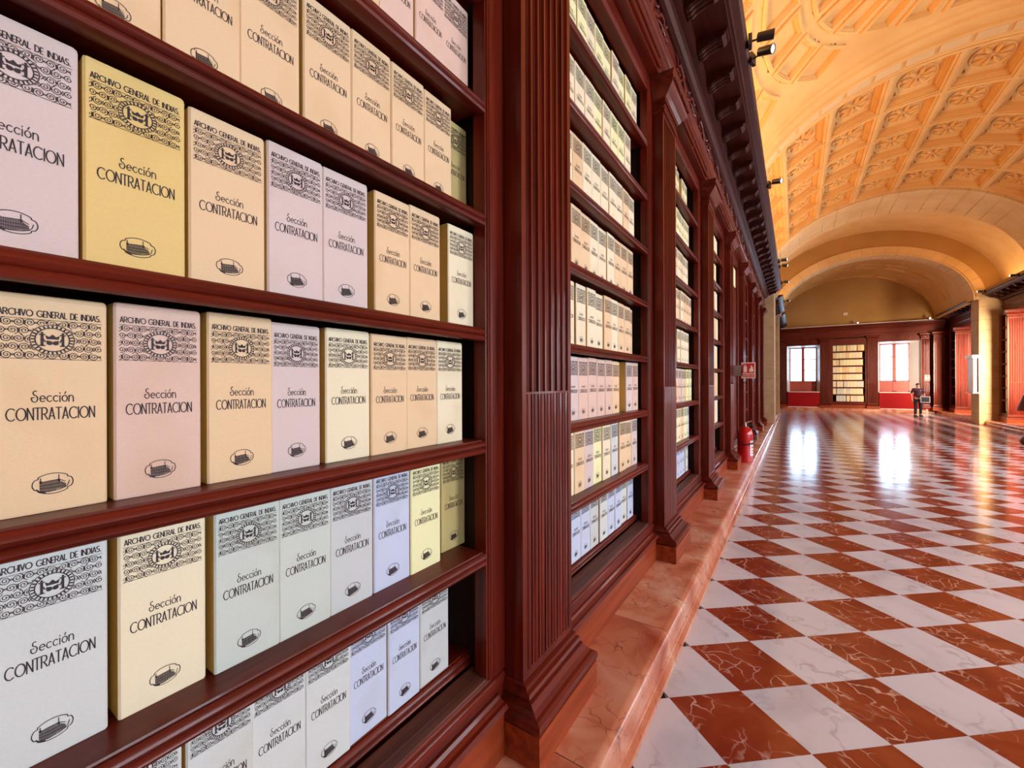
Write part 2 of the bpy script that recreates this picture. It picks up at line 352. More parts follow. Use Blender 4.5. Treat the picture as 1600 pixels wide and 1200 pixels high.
# ------------------------------------------------------------------ bookcases
SH = [.60, 1.08, 1.558, 2.035, 2.525, 3.005, 3.488, 3.968]     # shelf tops
def shelf_profile(t, xf=-.008):
    return [(-.54, t), (xf - .022, t), (xf - .020, t - .006), (xf - .012, t - .004), (xf - .003, t - .011), (xf, t - .021), (xf - .005, t - .030), (xf - .012, t - .033), (xf - .003, t - .038), (xf, t - .046), (xf - .004, t - .054), (xf - .016, t - .0585), (xf - .05, t - .054), (xf - .055, t - .042), (-.54, t - .042)]
def bookcase(x, y, rz, ow, label, group, total=None, shelves=SH, top=4.43):
    t = thing('bookcase', label, 'bookcase', (x, y, .2), rz, group); z0 = -.2; h = ow / 2; H = (total or ow + .24) / 2
    def pp(nm, mb, mt, sm=False): return part(nm, mb, mt, t, sm, loc=(0, 0, z0))
    mb = MB(); mb.box(-.56, -.54, -H, H, .2, 4.55); pp('back_panel', mb, wood_in)
    for s in (-1, 1):
        mb = MB(); mb.box(-.54, -.07, min(s * (h + .045), s * (h + .06)), max(s * (h + .045), s * (h + .06)), .2, 4.5); pp('side_panel', mb, wood_in)
        prof = [(-.075, h), (-.014, h), (-.012, h + .006), (-.006, h + .008), (-.006, h + .014), (-.001, h + .018), (-.001, h + .026), (0, h + .03), (0, H), (-.075, H)]
        mb = MB(); mb.prism([(p[0], s * p[1]) for p in prof], .532, 4.55, 'z'); pp('stile', mb, wood_z)
    mb = MB(); mb.prism([(-.56, .2), (0, .2), (0, .506), (-.003, .51), (-.003, .517), (-.010, .521), (-.014, .5315), (-.05, .5315), (-.05, .5), (-.56, .5)], -H, H); pp('bottom_rail', mb, wood_y)
    mb = MB(); mb.prism([(.001, .2), (.035, .2), (.035, .40), (.05, .404), (.062, .415), (.05, .428), (.035, .43), (.02, .44), (.012, .452), (.001, .456)], -H + .062, H - .062); pp('rail_moulding', mb, wood_y)
    mb = MB(); mb.box(.0352, .0385, -H + .063, H - .063, .2, .398); pp('plinth_panel', mb, panel_wood)
    mb = MB(); mb.box(-.06, -.016, -h, h, .531, .541); pp('sill_board', mb, sill_wood)
    for a, b in ((-h - .04, -.1), (-.098, h + .04)):
        mb = MB(); mb.box(-.118, -.063, a, b, .531, .541); pp('sill_board', mb, sill_wood)
    mb = MB(); mb.prism([(-.1, top + .12), (-.1, top), (-.016, top), (-.010, top + .012), (-.001, top + .02), (0, top + .03), (0, top + .12)], -h - .02, h + .02); pp('top_rail', mb, wood_y)
    for i, s in enumerate(shelves):
        mb = MB(); mb.prism(shelf_profile(s, -.008 if i else -.125), -h + .002 if i else -h - .04, h - .002 if i else h + .04); pp('shelf', mb, wood_y, True)
    return t
BAYN = ['nearest bookcase', 'second bookcase', 'third bookcase', 'fourth bookcase', 'doorway bay', 'sixth bay', 'seventh bay', 'eighth bay']
BAYL = ['tall mahogany bookcase nearest the camera, filling the left of the view', 'second mahogany bookcase, between the two nearest fluted pilasters', 'third mahogany bookcase, beyond the second fluted pilaster', 'fourth mahogany bookcase, in front of the fire extinguisher', 'mahogany bay with closed dark lower doors beside the fire extinguisher', 'narrow-looking bookcase first beyond the fire extinguisher', 'narrow-looking bookcase second beyond the fire extinguisher', 'last bookcase before the left stone pier']
for k in range(8):
    yc = (CEN[k] + CEN[k + 1]) / 2
    t = bookcase(-1.08, yc, 0, 1.67, BAYL[k], 'mahogany bookcases of the left wall', total=1.91, shelves=SH if k != 4 else [3.968])
    if k == 4:
        for s in (-1, 1):
            mb = MB(); mb.box(-.07, -.04, min(0, s * .83) + .004, max(0, s * .83) - .004, .545, 3.9); d_ = part('cabinet_door', mb, wood_z, t, loc=(0, 0, -.2))
            for za, zb in ((.65, 1.9), (2.0, 3.8)):
                mb = MB(); y0, y1 = (min(0, s * .83) + .12, max(0, s * .83) - .12)
                mb.loft([[(-.04, y0, za), (-.04, y1, za), (-.04, y1, zb), (-.04, y0, zb)], [(-.028, y0 + .04, za + .04), (-.028, y1 - .04, za + .04), (-.028, y1 - .04, zb - .04), (-.028, y0 + .04, zb - .04)]]); part('door_panel', mb, wood_z, d_)

# ------------------------------------------------------------------ printing on the boxes
def arc(cx, cy, r, a0, a1, n=12, ry=None): return [(cx + r * math.cos(math.radians(a0 + (a1 - a0) * i / n)), cy + (ry or r) * math.sin(math.radians(a0 + (a1 - a0) * i / n))) for i in range(n + 1)]
G = {
 'C': (.86, [arc(.5, .5, .5, 48, 312, 12)]), 'O': (1.0, [arc(.5, .5, .5, 0, 360, 16)]), 'N': (.62, [[(0, 0), (0, 1), (.62, 0), (.62, 1)]]),
 'T': (.6, [[(0, 1), (.6, 1)], [(.3, 1), (.3, 0)]]), 'R': (.62, [[(0, 0), (0, 1), (.3, 1)] + arc(.3, .73, .27, 90, -90, 6) + [(0, .46)], [(.25, .46), (.62, 0)]]),
 'A': (.62, [[(0, 0), (.31, 1), (.62, 0)], [(.1, .28), (.52, .28)]]), 'I': (.06, [[(.03, 0), (.03, 1)]]), 'V': (.6, [[(0, 1), (.3, 0), (.6, 1)]]),
 'H': (.56, [[(0, 0), (0, 1)], [(.56, 0), (.56, 1)], [(0, .4), (.56, .4)]]), 'G': (.9, [arc(.5, .5, .5, 48, 350, 12) + [(.6, .42)]]),
 'E': (.42, [[(.42, 1), (0, 1), (0, 0), (.42, 0)], [(0, .45), (.34, .45)]]), 'L': (.4, [[(0, 1), (0, 0), (.4, 0)]]),
 'D': (.62, [[(0, 0), (0, 1), (.2, 1)] + arc(.2, .5, .42, 90, -90, 8, .5) + [(0, 0)]]), 'S': (.5, [arc(.25, .75, .25, 40, 270, 7) + arc(.25, .25, .25, 90, -140, 7)]),
 '.': (.1, [[(.0, .0), (.08, .06)]]), ' ': (.35, []),
 'X': (.55, [[(0, 0), (.55, 1)], [(.55, 0), (0, 1)]]),
 's': (.72, [arc(.42, .84, .20, 50, 262, 8) + arc(.36, .33, .31, 88, -200, 12) + [(.16, .42), (.34, .46)]]),
 'e': (.56, [[(.04, .33)] + [(.54, .33)] + arc(.29, .32, .27, 0, 310, 10)]), 'c': (.5, [arc(.29, .32, .27, 45, 315, 9)]),
 'i': (.1, [[(.05, .0), (.05, .6)], [(.05, .78), (.05, .86)]]), 'o': (.6, [arc(.3, .32, .28, 0, 360, 12), [(.3, .74), (.42, .95)]]),
 'n': (.5, [[(0, 0), (0, .6)], arc(.24, .36, .24, 180, 0, 6) + [(.48, 0)]]),
}
def strokes(text, height, width, cx, z):       # polylines, fitted to a width
    pl_, x = [], 0.0
    for ch in text:
        adv, ps = G[ch]
        for p in ps: pl_.append([(x + q[0], q[1]) for q in p])
        x += adv + .16
    x -= .16; k = width / x
    return [[(cx - width / 2 + q[0] * k, z + q[1] * height) for q in p] for p in pl_]
def ribbon(mb, pts, w, x=0.0):
    for a, b in zip(pts, pts[1:]):
        dx, dy = b[0] - a[0], b[1] - a[1]; l = math.hypot(dx, dy) or 1e-6; nx, ny = -dy / l * w / 2, dx / l * w / 2; ex, ey = dx / l * w * .3, dy / l * w * .3
        mb.add([(x, a[0] + nx - ex, a[1] + ny - ey), (x, a[0] - nx - ex, a[1] - ny - ey), (x, b[0] - nx + ex, b[1] - ny + ey), (x, b[0] + nx + ex, b[1] + ny + ey)], [(0, 1, 2, 3)])
def disc(mb, cx, cy, rx, ry, x=0.0, n=14): mb.add([(x, cx + rx * math.cos(2 * PI * i / n), cy + ry * math.sin(2 * PI * i / n)) for i in range(n)], [tuple(range(n))])
def spiral(cx, cy, r, a0, turns, sgn, n=13): return [(cx + r * (1 - .84 * i / n) * math.cos(a0 + sgn * turns * 2 * PI * i / n), cy + r * (1 - .84 * i / n) * math.sin(a0 + sgn * turns * 2 * PI * i / n)) for i in range(n + 1)]
def box_print():
    mb = MB(); x = .0008
    for p in strokes('ARCHIVO GENERAL DE INDIAS.', .0115, .132, 0, .3735): ribbon(mb, p, .0016, x)
    zt, zb, W = .369, .293, .068; mz = .331; mr = .0290
    def clipped(pts, w):
        run = []
        for p in pts:
            if abs(p[0]) <= W and zb <= p[1] <= zt and math.hypot(p[0], p[1] - mz) > mr + .0008: run.append(p)
            else:
                if len(run) > 1: ribbon(mb, run, w, x)
                run = []
        if len(run) > 1: ribbon(mb, run, w, x)
    for k in range(5):
        cz = zb + .0076 + k * .0152
        for i in range(-5, 6):
            cx = i * .0141 + (.00705 if k % 2 else 0); sg = 1 if (i + k) % 2 else -1; up = 1 if (i // 2 + k) % 2 else -1
            clipped([(cx + sg * .0066 * p[0], cz + up * .0071 * p[1]) for p in spiral(0, 0, 1, 0, 1.7, 1, 18)], .00125)
            clipped([(cx + sg * .0066, cz), (cx + sg * .0060, cz - up * .0045), (cx + sg * .0025, cz - up * .0076)], .0012)
            if (i + k // 2) % 2 == 0: clipped(arc(cx + .00705, cz + .0001, .0014, 0, 360, 6), .0011)
            else: clipped([(cx + .00705, cz - .0040), (cx + .0056, cz), (cx + .00705, cz + .0040), (cx + .0085, cz), (cx + .00705, cz - .0040)], .0010)
    for zz in (zt, zb): clipped([(-W + q * W / 20, zz + (.0006 if zz == zb else -.0006)) for q in range(41)], .0009)
    ribbon(mb, arc(0, mz, mr, 0, 360, 24), .0014, x); ribbon(mb, arc(0, mz, mr - .0065, 0, 360, 22), .0018, x)
    for i in range(28): a = 2 * PI * i / 28; ribbon(mb, [((mr - .002) * math.cos(a), mz + (mr - .002) * math.sin(a)), ((mr - .0050) * math.cos(a), mz + (mr - .0050) * math.sin(a))], .0026, x)
    for s in (-1, 1):                                               # crest: two columns, crown, two globes
        ribbon(mb, [(s * .0135, mz - .011), (s * .0135, mz + .009)], .0038, x); ribbon(mb, [(s * .0135 - .0035, mz - .0115), (s * .0135 + .0035, mz - .0115)], .0022, x)
        ribbon(mb, [(s * .0135 - .0035, mz + .0095), (s * .0135 + .0035, mz + .0095)], .0022, x); disc(mb, s * .0135, mz + .0125, .002, .002, x, 8)
        disc(mb, s * .0040, mz - .0062, .0042, .0042, x + .0001, 10); ribbon(mb, [(s * .006, mz - .002), (s * .010, mz - .004), (s * .0115, mz + .001)], .0016, x)
    mb.add([(x, -.0078, mz + .001), (x, .0078, mz + .001), (x, .0095, mz + .0085), (x, .0045, mz + .0055), (x, 0, mz + .0105), (x, -.0045, mz + .0055), (x, -.0095, mz + .0085)], [tuple(range(7))])
    for p in strokes('seccion', .021, .055, 0, .2110): ribbon(mb, p, .0016, x)
    for p in strokes('CONTRATACION', .0225, .114, 0, .1780): ribbon(mb, p, .0019, x)
    cz = .054                                                        # cartouche with the palace
    ol = []
    for i in range(41):
        a = 2 * PI * i / 40; k = 1 - (.10 if abs(abs(math.cos(a)) - .80) < .07 else 0); ol.append((.0265 * math.cos(a) * k, cz + .0195 * math.sin(a) * k))
    ribbon(mb, ol, .0015, x)
    for i in range(19):                                              # hatched front and side of the building
        u = -.0165 + i * .0018; f = i / 18
        lo = cz - .0125 - .003 * math.sin(PI * min(f * 1.5, 1)) + .006 * max(0, f - .6); hi = cz + .004 + .003 * f - (.012 * max(0, f - .72) * 3)
        ribbon(mb, [(u, lo), (u, hi)], .0012, x)
    for q in (0, .33, .62, 1): ribbon(mb, [(-.0170, cz - .0125 + q * .0165), (-.004, cz - .0150 + q * .0205), (.0080, cz - .0135 + q * .0200), (.0160, cz - .0100 + q * .0110)], .0013, x)
    for u, zz in ((-.0160, .0115), (.0075, .0155)): ribbon(mb, [(u, cz + .002), (u, cz + zz)], .0014, x); ribbon(mb, [(u - .0015, cz + .0055), (u + .0015, cz + .0055)], .0016, x)
    ribbon(mb, [(-.0215, cz - .0085), (-.0180, cz - .0130), (-.010, cz - .0165)], .0022, x); ribbon(mb, [(.0160, cz - .0105), (.0200, cz - .0050), (.0215, cz + .002)], .0013, x)
    return mb.mesh('printed_lettering', ink)
me_print = box_print()
def box_body():
    w, d, h, r = .0760, .33, .415, .004; z1 = h; mb = MB()
    rings = []
    prof = [(-w + r, 0), (w - r, 0), (w, -r), (w, -d), (-w, -d), (-w, -r)]
    mb2 = []
    for z, inset in ((0, .001), (.004, 0), (z1 - .010, 0), (z1 - .003, .0015), (z1, .005)):
        rings.append([(p[1] - (inset if p[1] > -.02 else 0), p[0] * (1 - inset / w * .6), z) for p in prof])
    n = 6; vs_ = [p for rg in rings for p in rg]; b = len(mb.v); mb.v += vs_
    for k in range(4):
        for i in range(n):
            j = (i + 1) % n; mb.f.append((k * n + i, k * n + j, (k + 1) * n + j, (k + 1) * n + i)); mb.m.append(0 if i in (0, 1, 5) else 1)
    mb.f.append(tuple(range(n))[::-1]); mb.m.append(1); mb.f.append(tuple(range(4 * n, 5 * n))); mb.m.append(0)
    return mb.mesh('archive_box', [cloth, kraft])
me_box = box_body()
COLS = {'mauve': ((.66, .49, .42), 'mauve-grey'), 'yellow': ((.76, .50, .17), 'strong yellow'), 'peach': ((.78, .51, .28), 'peach'), 'pink': ((.72, .46, .34), 'pink'),
        'cream': ((.82, .66, .42), 'cream'), 'grey': ((.55, .53, .48), 'pale grey'), 'green': ((.56, .56, .46), 'grey-green'), 'blue': ((.53, .54, .62), 'bluish white'),
        'lemon': ((.83, .74, .38), 'pale lemon'), 'shaded_ochre': ((.58, .43, .16), 'shaded ochre'), 'white': ((.62, .59, .52), 'off-white')}  # the darkened ochre of the set-back boxes holds their shade in its colour
NTH = ['first', 'second', 'third', 'fourth', 'fifth', 'sixth', 'seventh', 'eighth', 'ninth', 'tenth', 'eleventh', 'twelfth']
SHN = ['bottom shelf', 'second shelf up', 'third shelf up', 'fourth shelf up', 'fifth shelf up', 'sixth shelf up', 'seventh shelf up', 'top shelf']
box0 = None
def put_box(x, y, z, rz, col, label, group, printed=True, wscale=1.0, hscale=1.0):
    o = link('archive_box', me_box, None, (x, y, z), (0, 0, rz), (1, wscale, hscale)); o.color = (*COLS[col][0], 1)
    tag(o, label, 'archive box', group)
    if printed: link('printed_lettering', me_print, o)
    return o
# nearest bookcase: right edges (y) of each box as seen, with colour and set-back
NEAR = {
 5: ([(1.425, .155), (1.268, .155), (1.106, .155), (.946, .155), (.784, .155)], ['pink', 'pink', 'pink', 'peach', 'peach']),
 4: ([(1.466, .148), (1.312, .150), (1.156, .155), (.993, .155), (.837, .155), (.669, .155), (.509, .155), (.346, .155), (.186, .155)], ['shaded_ochre', 'peach', 'peach', 'peach', 'peach', 'peach', 'peach', 'peach', 'peach']),
 3: ([(1.425, .155), (1.223, .155), (1.061, .150), (.885, .155), (.724, .155), (.562, .165), (.385, .163), (.211, .160)], ['cream', 'peach', 'peach', 'mauve', 'mauve', 'peach', 'yellow', 'mauve']),
 2: ([(1.371, .150), (1.220, .152), (1.063, .155), (.903, .155), (.726, .140), (.585, .148), (.419, .150), (.256, .150)], ['cream', 'peach', 'peach', 'cream', 'mauve', 'peach', 'pink', 'peach']),
 1: ([(1.466, .148), (1.258, .155), (1.097, .160), (.927, .157), (.768, .155), (.612, .155), (.439, .158), (.260, .155)], ['shaded_ochre', 'lemon', 'blue', 'grey', 'green', 'green', 'cream', 'white']),
 0: ([(1.334, .160), (1.164, .150), (1.011, .155), (.854, .150), (.705, .150), (.555, .148), (.396, .155)], ['grey', 'blue', 'blue', 'white', 'white', 'white', 'white']),
}
for s, (edges, cols) in NEAR.items():
    for i, ((yr, wd), cn) in enumerate(zip(edges, cols)):
        back = {'shaded_ochre': .05}.get(cn, 0) + random.uniform(0, .012)
        xf = (-1.215, -1.19, -1.17, -1.15, -1.17, -1.17)[s] - back
        lab = '%s archive box, %s from the pilaster, %s, nearest bookcase' % (COLS[cn][1], NTH[i], SHN[s])
        put_box(xf, yr - wd / 2 + .001, SH[s] + .0008, random.uniform(-.012, .012), cn, lab, 'archive boxes in the nearest bookcase', True, (wd + .004) / .152, random.uniform(.985, 1.005))
PAL = {0: ['blue', 'blue', 'white', 'grey', 'blue', 'cream'], 1: ['cream', 'white', 'mauve', 'lemon', 'cream', 'peach'], 2: ['mauve', 'pink', 'yellow', 'mauve', 'peach', 'lemon', 'pink'], 3: ['cream', 'peach', 'cream'],
       4: ['peach', 'cream', 'peach'], 5: ['cream', 'peach'], 6: ['cream', 'lemon'], 7: ['lemon', 'cream']}
for bay in (1, 2, 3):
    yo = CEN[bay + 1] - .36; cn_hid = (CEN[bay] + .24) * 1.17 / .985
    for s in range(8):
        y = yo - random.choice([.04, .06, .10, .15, .22 if s else .12]); i = 0
        while y - .15 > CEN[bay] + .36 and y > cn_hid + .02:
            cn = random.choice(PAL[s])
            if bay == 3 and i > 3: break
            lab = '%s archive box, %s from the far end, %s, %s' % (COLS[cn][1], NTH[i], SHN[s], BAYN[bay])
            back = 0 if s else .045
            if random.random() < .05: back += random.uniform(.02, .06)
            put_box(-1.17 - back - random.uniform(0, .014), y - .077, SH[s] + .0008, random.uniform(-.015, .015), cn, lab, 'archive boxes in the %s' % BAYN[bay], bay < 3, 1.0, random.uniform(.985, 1.008))
            y -= .156 + (random.uniform(.01, .05) if random.random() < .10 else 0); i += 1
for i in range(5):
    put_box(-1.135, CEN[5] - .37 - .08 - i * .157, SH[7] + .001, 0, 'lemon', 'pale lemon archive box, %s from the far end above the closed doors' % NTH[i], 'archive boxes above the closed doors', False)

# ------------------------------------------------------------------ entablatures
ENT = [(-1.47, 4.55), (-1.0, 4.55), (-1.0, 4.63), (-.988, 4.638), (-.988, 4.72), (-.976, 4.73), (-.976, 4.785), (-.965, 4.795), (-.948, 4.83), (-.975, 4.842), (-.975, 5.06), (-.955, 5.075), (-.925, 5.085), (-.895, 5.11), (-.878, 5.118), (-.878, 5.15), (-.90, 5.155), (-.83, 5.17), (-.83, 5.31),
       (-.53, 5.315), (-.525, 5.335), (-.50, 5.338), (-.492, 5.36), (-.462, 5.372), (-.430, 5.385), (-.41, 5.40), (-.405, 5.44), (-1.47, 5.44)]
def modillion_mesh():
    mb = MB(); side = [(-.30, 0), (-.30, -.115), (-.285, -.13), (-.25, -.128), (-.22, -.105), (-.12, -.075), (-.06, -.075), (-.035, -.06), (-.03, -.035), (-.01, -.03), (-.01, 0)]
    mb.prism(side, -.085, .085)
    for k in (-.05, 0, .05):
        k *= 1.1; pts = [(-.28, k, -.138), (-.25, k, -.132), (-.215, k, -.106), (-.12, k, -.080), (-.06, k, -.080)]
        mb.tube(pts, .016, 6)
    return mb.mesh('modillion', wood_c)
me_mod = modillion_mesh()
def frieze_mesh():
    mb = MB()
    for s in (-1, 1):
        pts = [( .004, s * .02, -.08), (.012, s * .12, -.05), (.016, s * .22, .03), (.012, s * .32, .06), (.012, s * .40, .0), (.012, s * .36, -.055), (.010, s * .29, -.03), (.01, s * .31, .01)]
        mb.tube(pts, [.014, .018, .018, .016, .014, .012, .010, .006], 6)
        for u, z, a in ((.14, .04, .6), (.25, -.05, -.7), (.42, .06, .9), (.44, -.06, -.4)):
            mb.tube([(.006, s * (u - .05), z - .03 * a), (.016, s * u, z), (.006, s * (u + .05), z + .04 * a)], [.004, .016, .003], 5)
    mb.lathe([(0, -.01), (.035, 0), (.028, .012), (.012, .02), (0, .022)], (0, 0, .0), 10, axis='x')
    return mb.mesh('carved_scroll', wood_y)
me_frz = frieze_mesh()
def entablature(name, label, y0, y1, mirror, mods=True):
    t = thing(name, label, 'cornice', (0, y0, 4.55)); f = (lambda x: 6.02 - x) if mirror else (lambda x: x)
    bands = (('architrave', 0, 9, [(-1.47, 4.83)]), ('frieze', 8, 13, []), )
    arch = [(f(p[0]), p[1] - 4.55) for p in ENT[:9] + [(-1.47, 4.83)]]; frz = [(f(p[0]), p[1] - 4.55) for p in [(-1.47, 4.83)] + ENT[9:11] + [(-1.47, 5.06)]]
    cor = [(f(p[0]), p[1] - 4.55) for p in [(-1.47, 5.06)] + ENT[11:]]
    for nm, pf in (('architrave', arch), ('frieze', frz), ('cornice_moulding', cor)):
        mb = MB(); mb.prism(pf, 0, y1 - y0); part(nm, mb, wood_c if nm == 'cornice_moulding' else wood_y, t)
    sx = -1 if mirror else 1
    if mods:
        y = 4.74 - .6 * 8; k = 0
        while y < y1 - .15:
            if y > y0 + .15: link('modillion', me_mod, t, (f(-.535), y - y0, 5.314 - 4.55), (0, 0, PI if mirror else 0))
            y += .6
    return t
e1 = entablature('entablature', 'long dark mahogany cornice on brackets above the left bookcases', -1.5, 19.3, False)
for k in range(8):
    yc = (CEN[k] + CEN[k + 1]) / 2
    for dy in (-.55, .55): link('carved_scroll', me_frz, e1, (-.973, yc + dy + 1.5, 4.95 - 4.55))
    mb = MB()
    for zz in (4.585, 4.672):
        for s in (-1, 1): mb.prism([(yc + s * .04, zz), (yc + s * .86, zz), (yc + s * .86, zz + .038), (yc + s * .10, zz + .038), (yc + s * .04, zz + .02)], -.995, -.978, 'x')
    mb2 = MB(); 
    for v in mb.v: mb2.v.append((v[0], v[1] + 1.5, v[2] - 4.55))
    mb2.f, mb2.m = mb.f, mb.m; o = part('architrave_fillets', mb2, wood_y, e1)
entablature('entablature', 'short piece of left cornice beyond the first stone pier', 20.85, 25.35, False)
entablature('entablature', 'far end of the left cornice, meeting the end wall', 26.35, 32.3, False)
entablature('entablature', 'dark mahogany cornice on the right, cut by the picture edge', 20.85, 25.3, True)
entablature('entablature', 'dark mahogany cornice on the right, beyond the stone pier', 26.35, 32.3, True)

# ------------------------------------------------------------------ stone piers
def pier(x0, x1, y0, y1, ztop, label):
    t = thing('stone_pier', label, 'pier', ((x0 + x1) / 2, (y0 + y1) / 2, 0), 0, 'stone piers of the hall'); z = 0.0; cx, cy = (x0 + x1) / 2, (y0 + y1) / 2
    while z < ztop - .01:
        h = random.uniform(.42, .58); h = ztop - z if z + h > ztop - .2 else h; e = .016
        mb = MB(); r = [[(x0 - cx + q, y0 - cy + q, zz), (x1 - cx - q, y0 - cy + q, zz), (x1 - cx - q, y1 - cy - q, zz), (x0 - cx + q, y1 - cy - q, zz)] for zz, q in ((z + .001, e), (z + .016, 0), (z + h - .016, 0), (z + h - .001, e))]
        mb.loft(r); part('stone_block', mb, pier_stone, t); z += h
    s_ = 1 if x1 < 0 else -1; xf = x1 if x1 < 0 else x0
    mb = MB(); mb.prism([(xf - cx - s_ * .8, ztop), (xf - cx + s_ * .02, ztop), (xf - cx + s_ * .06, ztop + .02), (xf - cx + s_ * .10, ztop + .10), (xf - cx + s_ * .10, ztop + .13), (xf - cx - s_ * .8, ztop + .13)], y0 - cy - .04, y1 - cy + .04); part('impost_moulding', mb, pier_stone, t)
    return t
pier(-1.62, -.67, 19.34, 20.8, 5.31, 'tan stone pier at the end of the left bookcases')
pier(-1.62, -.67, 25.4, 26.3, 5.31, 'far narrow stone pier on the left side')
pier(6.35, 7.5, 25.35, 26.3, 5.31, 'brown stone pier on the right carrying the inner arch')
pier(6.75, 7.5, 19.3, 20.8, 5.31, 'stone pier on the right just outside the view')

# ------------------------------------------------------------------ right wall: projecting bookcase blocks and window recesses
w = struct('wall_right'); mb = MB()
recs = [(-3.5, -1.3), (1.3, 3.5), (6.1, 8.3), (10.9, 13.1), (15.7, 17.9), (21.5, 23.7), (27.5, 29.7)]
yy = -5.0
for a, b in recs: mb.box(7.5, 7.75, yy, a, 0, 5.6); mb.box(7.5, 7.75, a, b, 0, .9); mb.box(7.5, 7.75, a, b, 4.4, 5.6); yy = b
mb.box(7.5, 7.75, yy, 34, 0, 5.6); part('wall_face', mb, wall_plaster, w)
for i, (a, b) in enumerate(recs):
    wn = struct('window_%d' % (i + 3)); mb = MB()
    for y in (a, (a + b) / 2 - .03, b - .06): mb.box(7.6, 7.66, y, y + .06, .9, 4.4)
    for z in (.9, 2.0, 3.1, 4.34): mb.box(7.6, 7.66, a, b, z, z + .06)
    part('window_frame', mb, frame_paint, wn); mb = MB(); mb.box(7.625, 7.63, a, b, .9, 4.4); part('pane', mb, glass, wn)
rb = []
for (ya, yb_, lab) in ((24.27, 25.31, 'projecting mahogany bookcase block beside the right stone pier'), (30.66, 31.95, 'far right projecting bookcase block near the end wall')):
    yc = (ya + yb_) / 2
    t = bookcase(6.90, yc, PI, yb_ - ya - .42, lab, 'projecting bookcases of the right wall', total=yb_ - ya - .06)
    mb = MB(); mb.box(-.6, -.575, -(yb_ - ya) / 2, (yb_ - ya) / 2, 0, 4.35); part('back_panel', mb, wood_z, t)
    for s in (-1, 1): mb = MB(); mb.box(-.59, -.08, s * (yb_ - ya) / 2 - .012, s * (yb_ - ya) / 2 + .012, 0, 4.35); part('end_panel', mb, wood_z, t)
    n = 3 if yb_ - ya < 1.5 else 8
    for s in range(8):
        for i in range(n):
            if n == 8 and (i > 3 or s == 5): continue
            y = (ya + .26 + i * .157 + .077)
            cn = random.choice(['cream', 'peach', 'white'])
            put_box(6.99, y, SH[s] + .001, PI, cn, '%s archive box, %s from the near end, %s, %s' % (COLS[cn][1], NTH[i], SHN[s], 'block by the right pier' if ya < 30 else 'far right block'), 'archive boxes in the right wall blocks', False)
pilaster(7.06, 24.17, -PI / 2, 'orange-lit fluted pilaster at the right picture edge', 'fluted pilasters on the right side')
pilaster(7.06, 30.56, -PI / 2, 'orange-lit fluted pilaster just left of the right stone pier', 'fluted pilasters on the right side')

# ------------------------------------------------------------------ end wall
YE = 32.85
w = struct('wall_end'); mb = MB()
ops = [(-.43, 1.33, 1.2, 4.12), (4.07, 5.93, 1.2, 4.15)]
mb.box(-1.7, ops[0][0], YE + .02, YE + .3, 0, 5.3); mb.box(ops[0][1], 1.72, YE + .02, YE + .3, 0, 5.3); mb.box(3.72, ops[1][0], YE + .02, YE + .3, 0, 5.3); mb.box(1.72, 3.72, YE + .02, YE + .3, 4.56, 5.3); mb.box(ops[1][1], 7.6, YE + .02, YE + .3, 0, 5.3)
for a, b, z0, z1 in ops: mb.box(a, b, YE + .02, YE + .3, z1, 5.3); mb.box(a, b, YE + .02, YE + .3, 0, z0)
part('wall_face', mb, wood_z, w)
mb = MB(); mb.box(-1.7, 7.6, YE + .05, YE + .3, 5.3, 9.4); part('lunette_face', mb, wall_plaster, w)
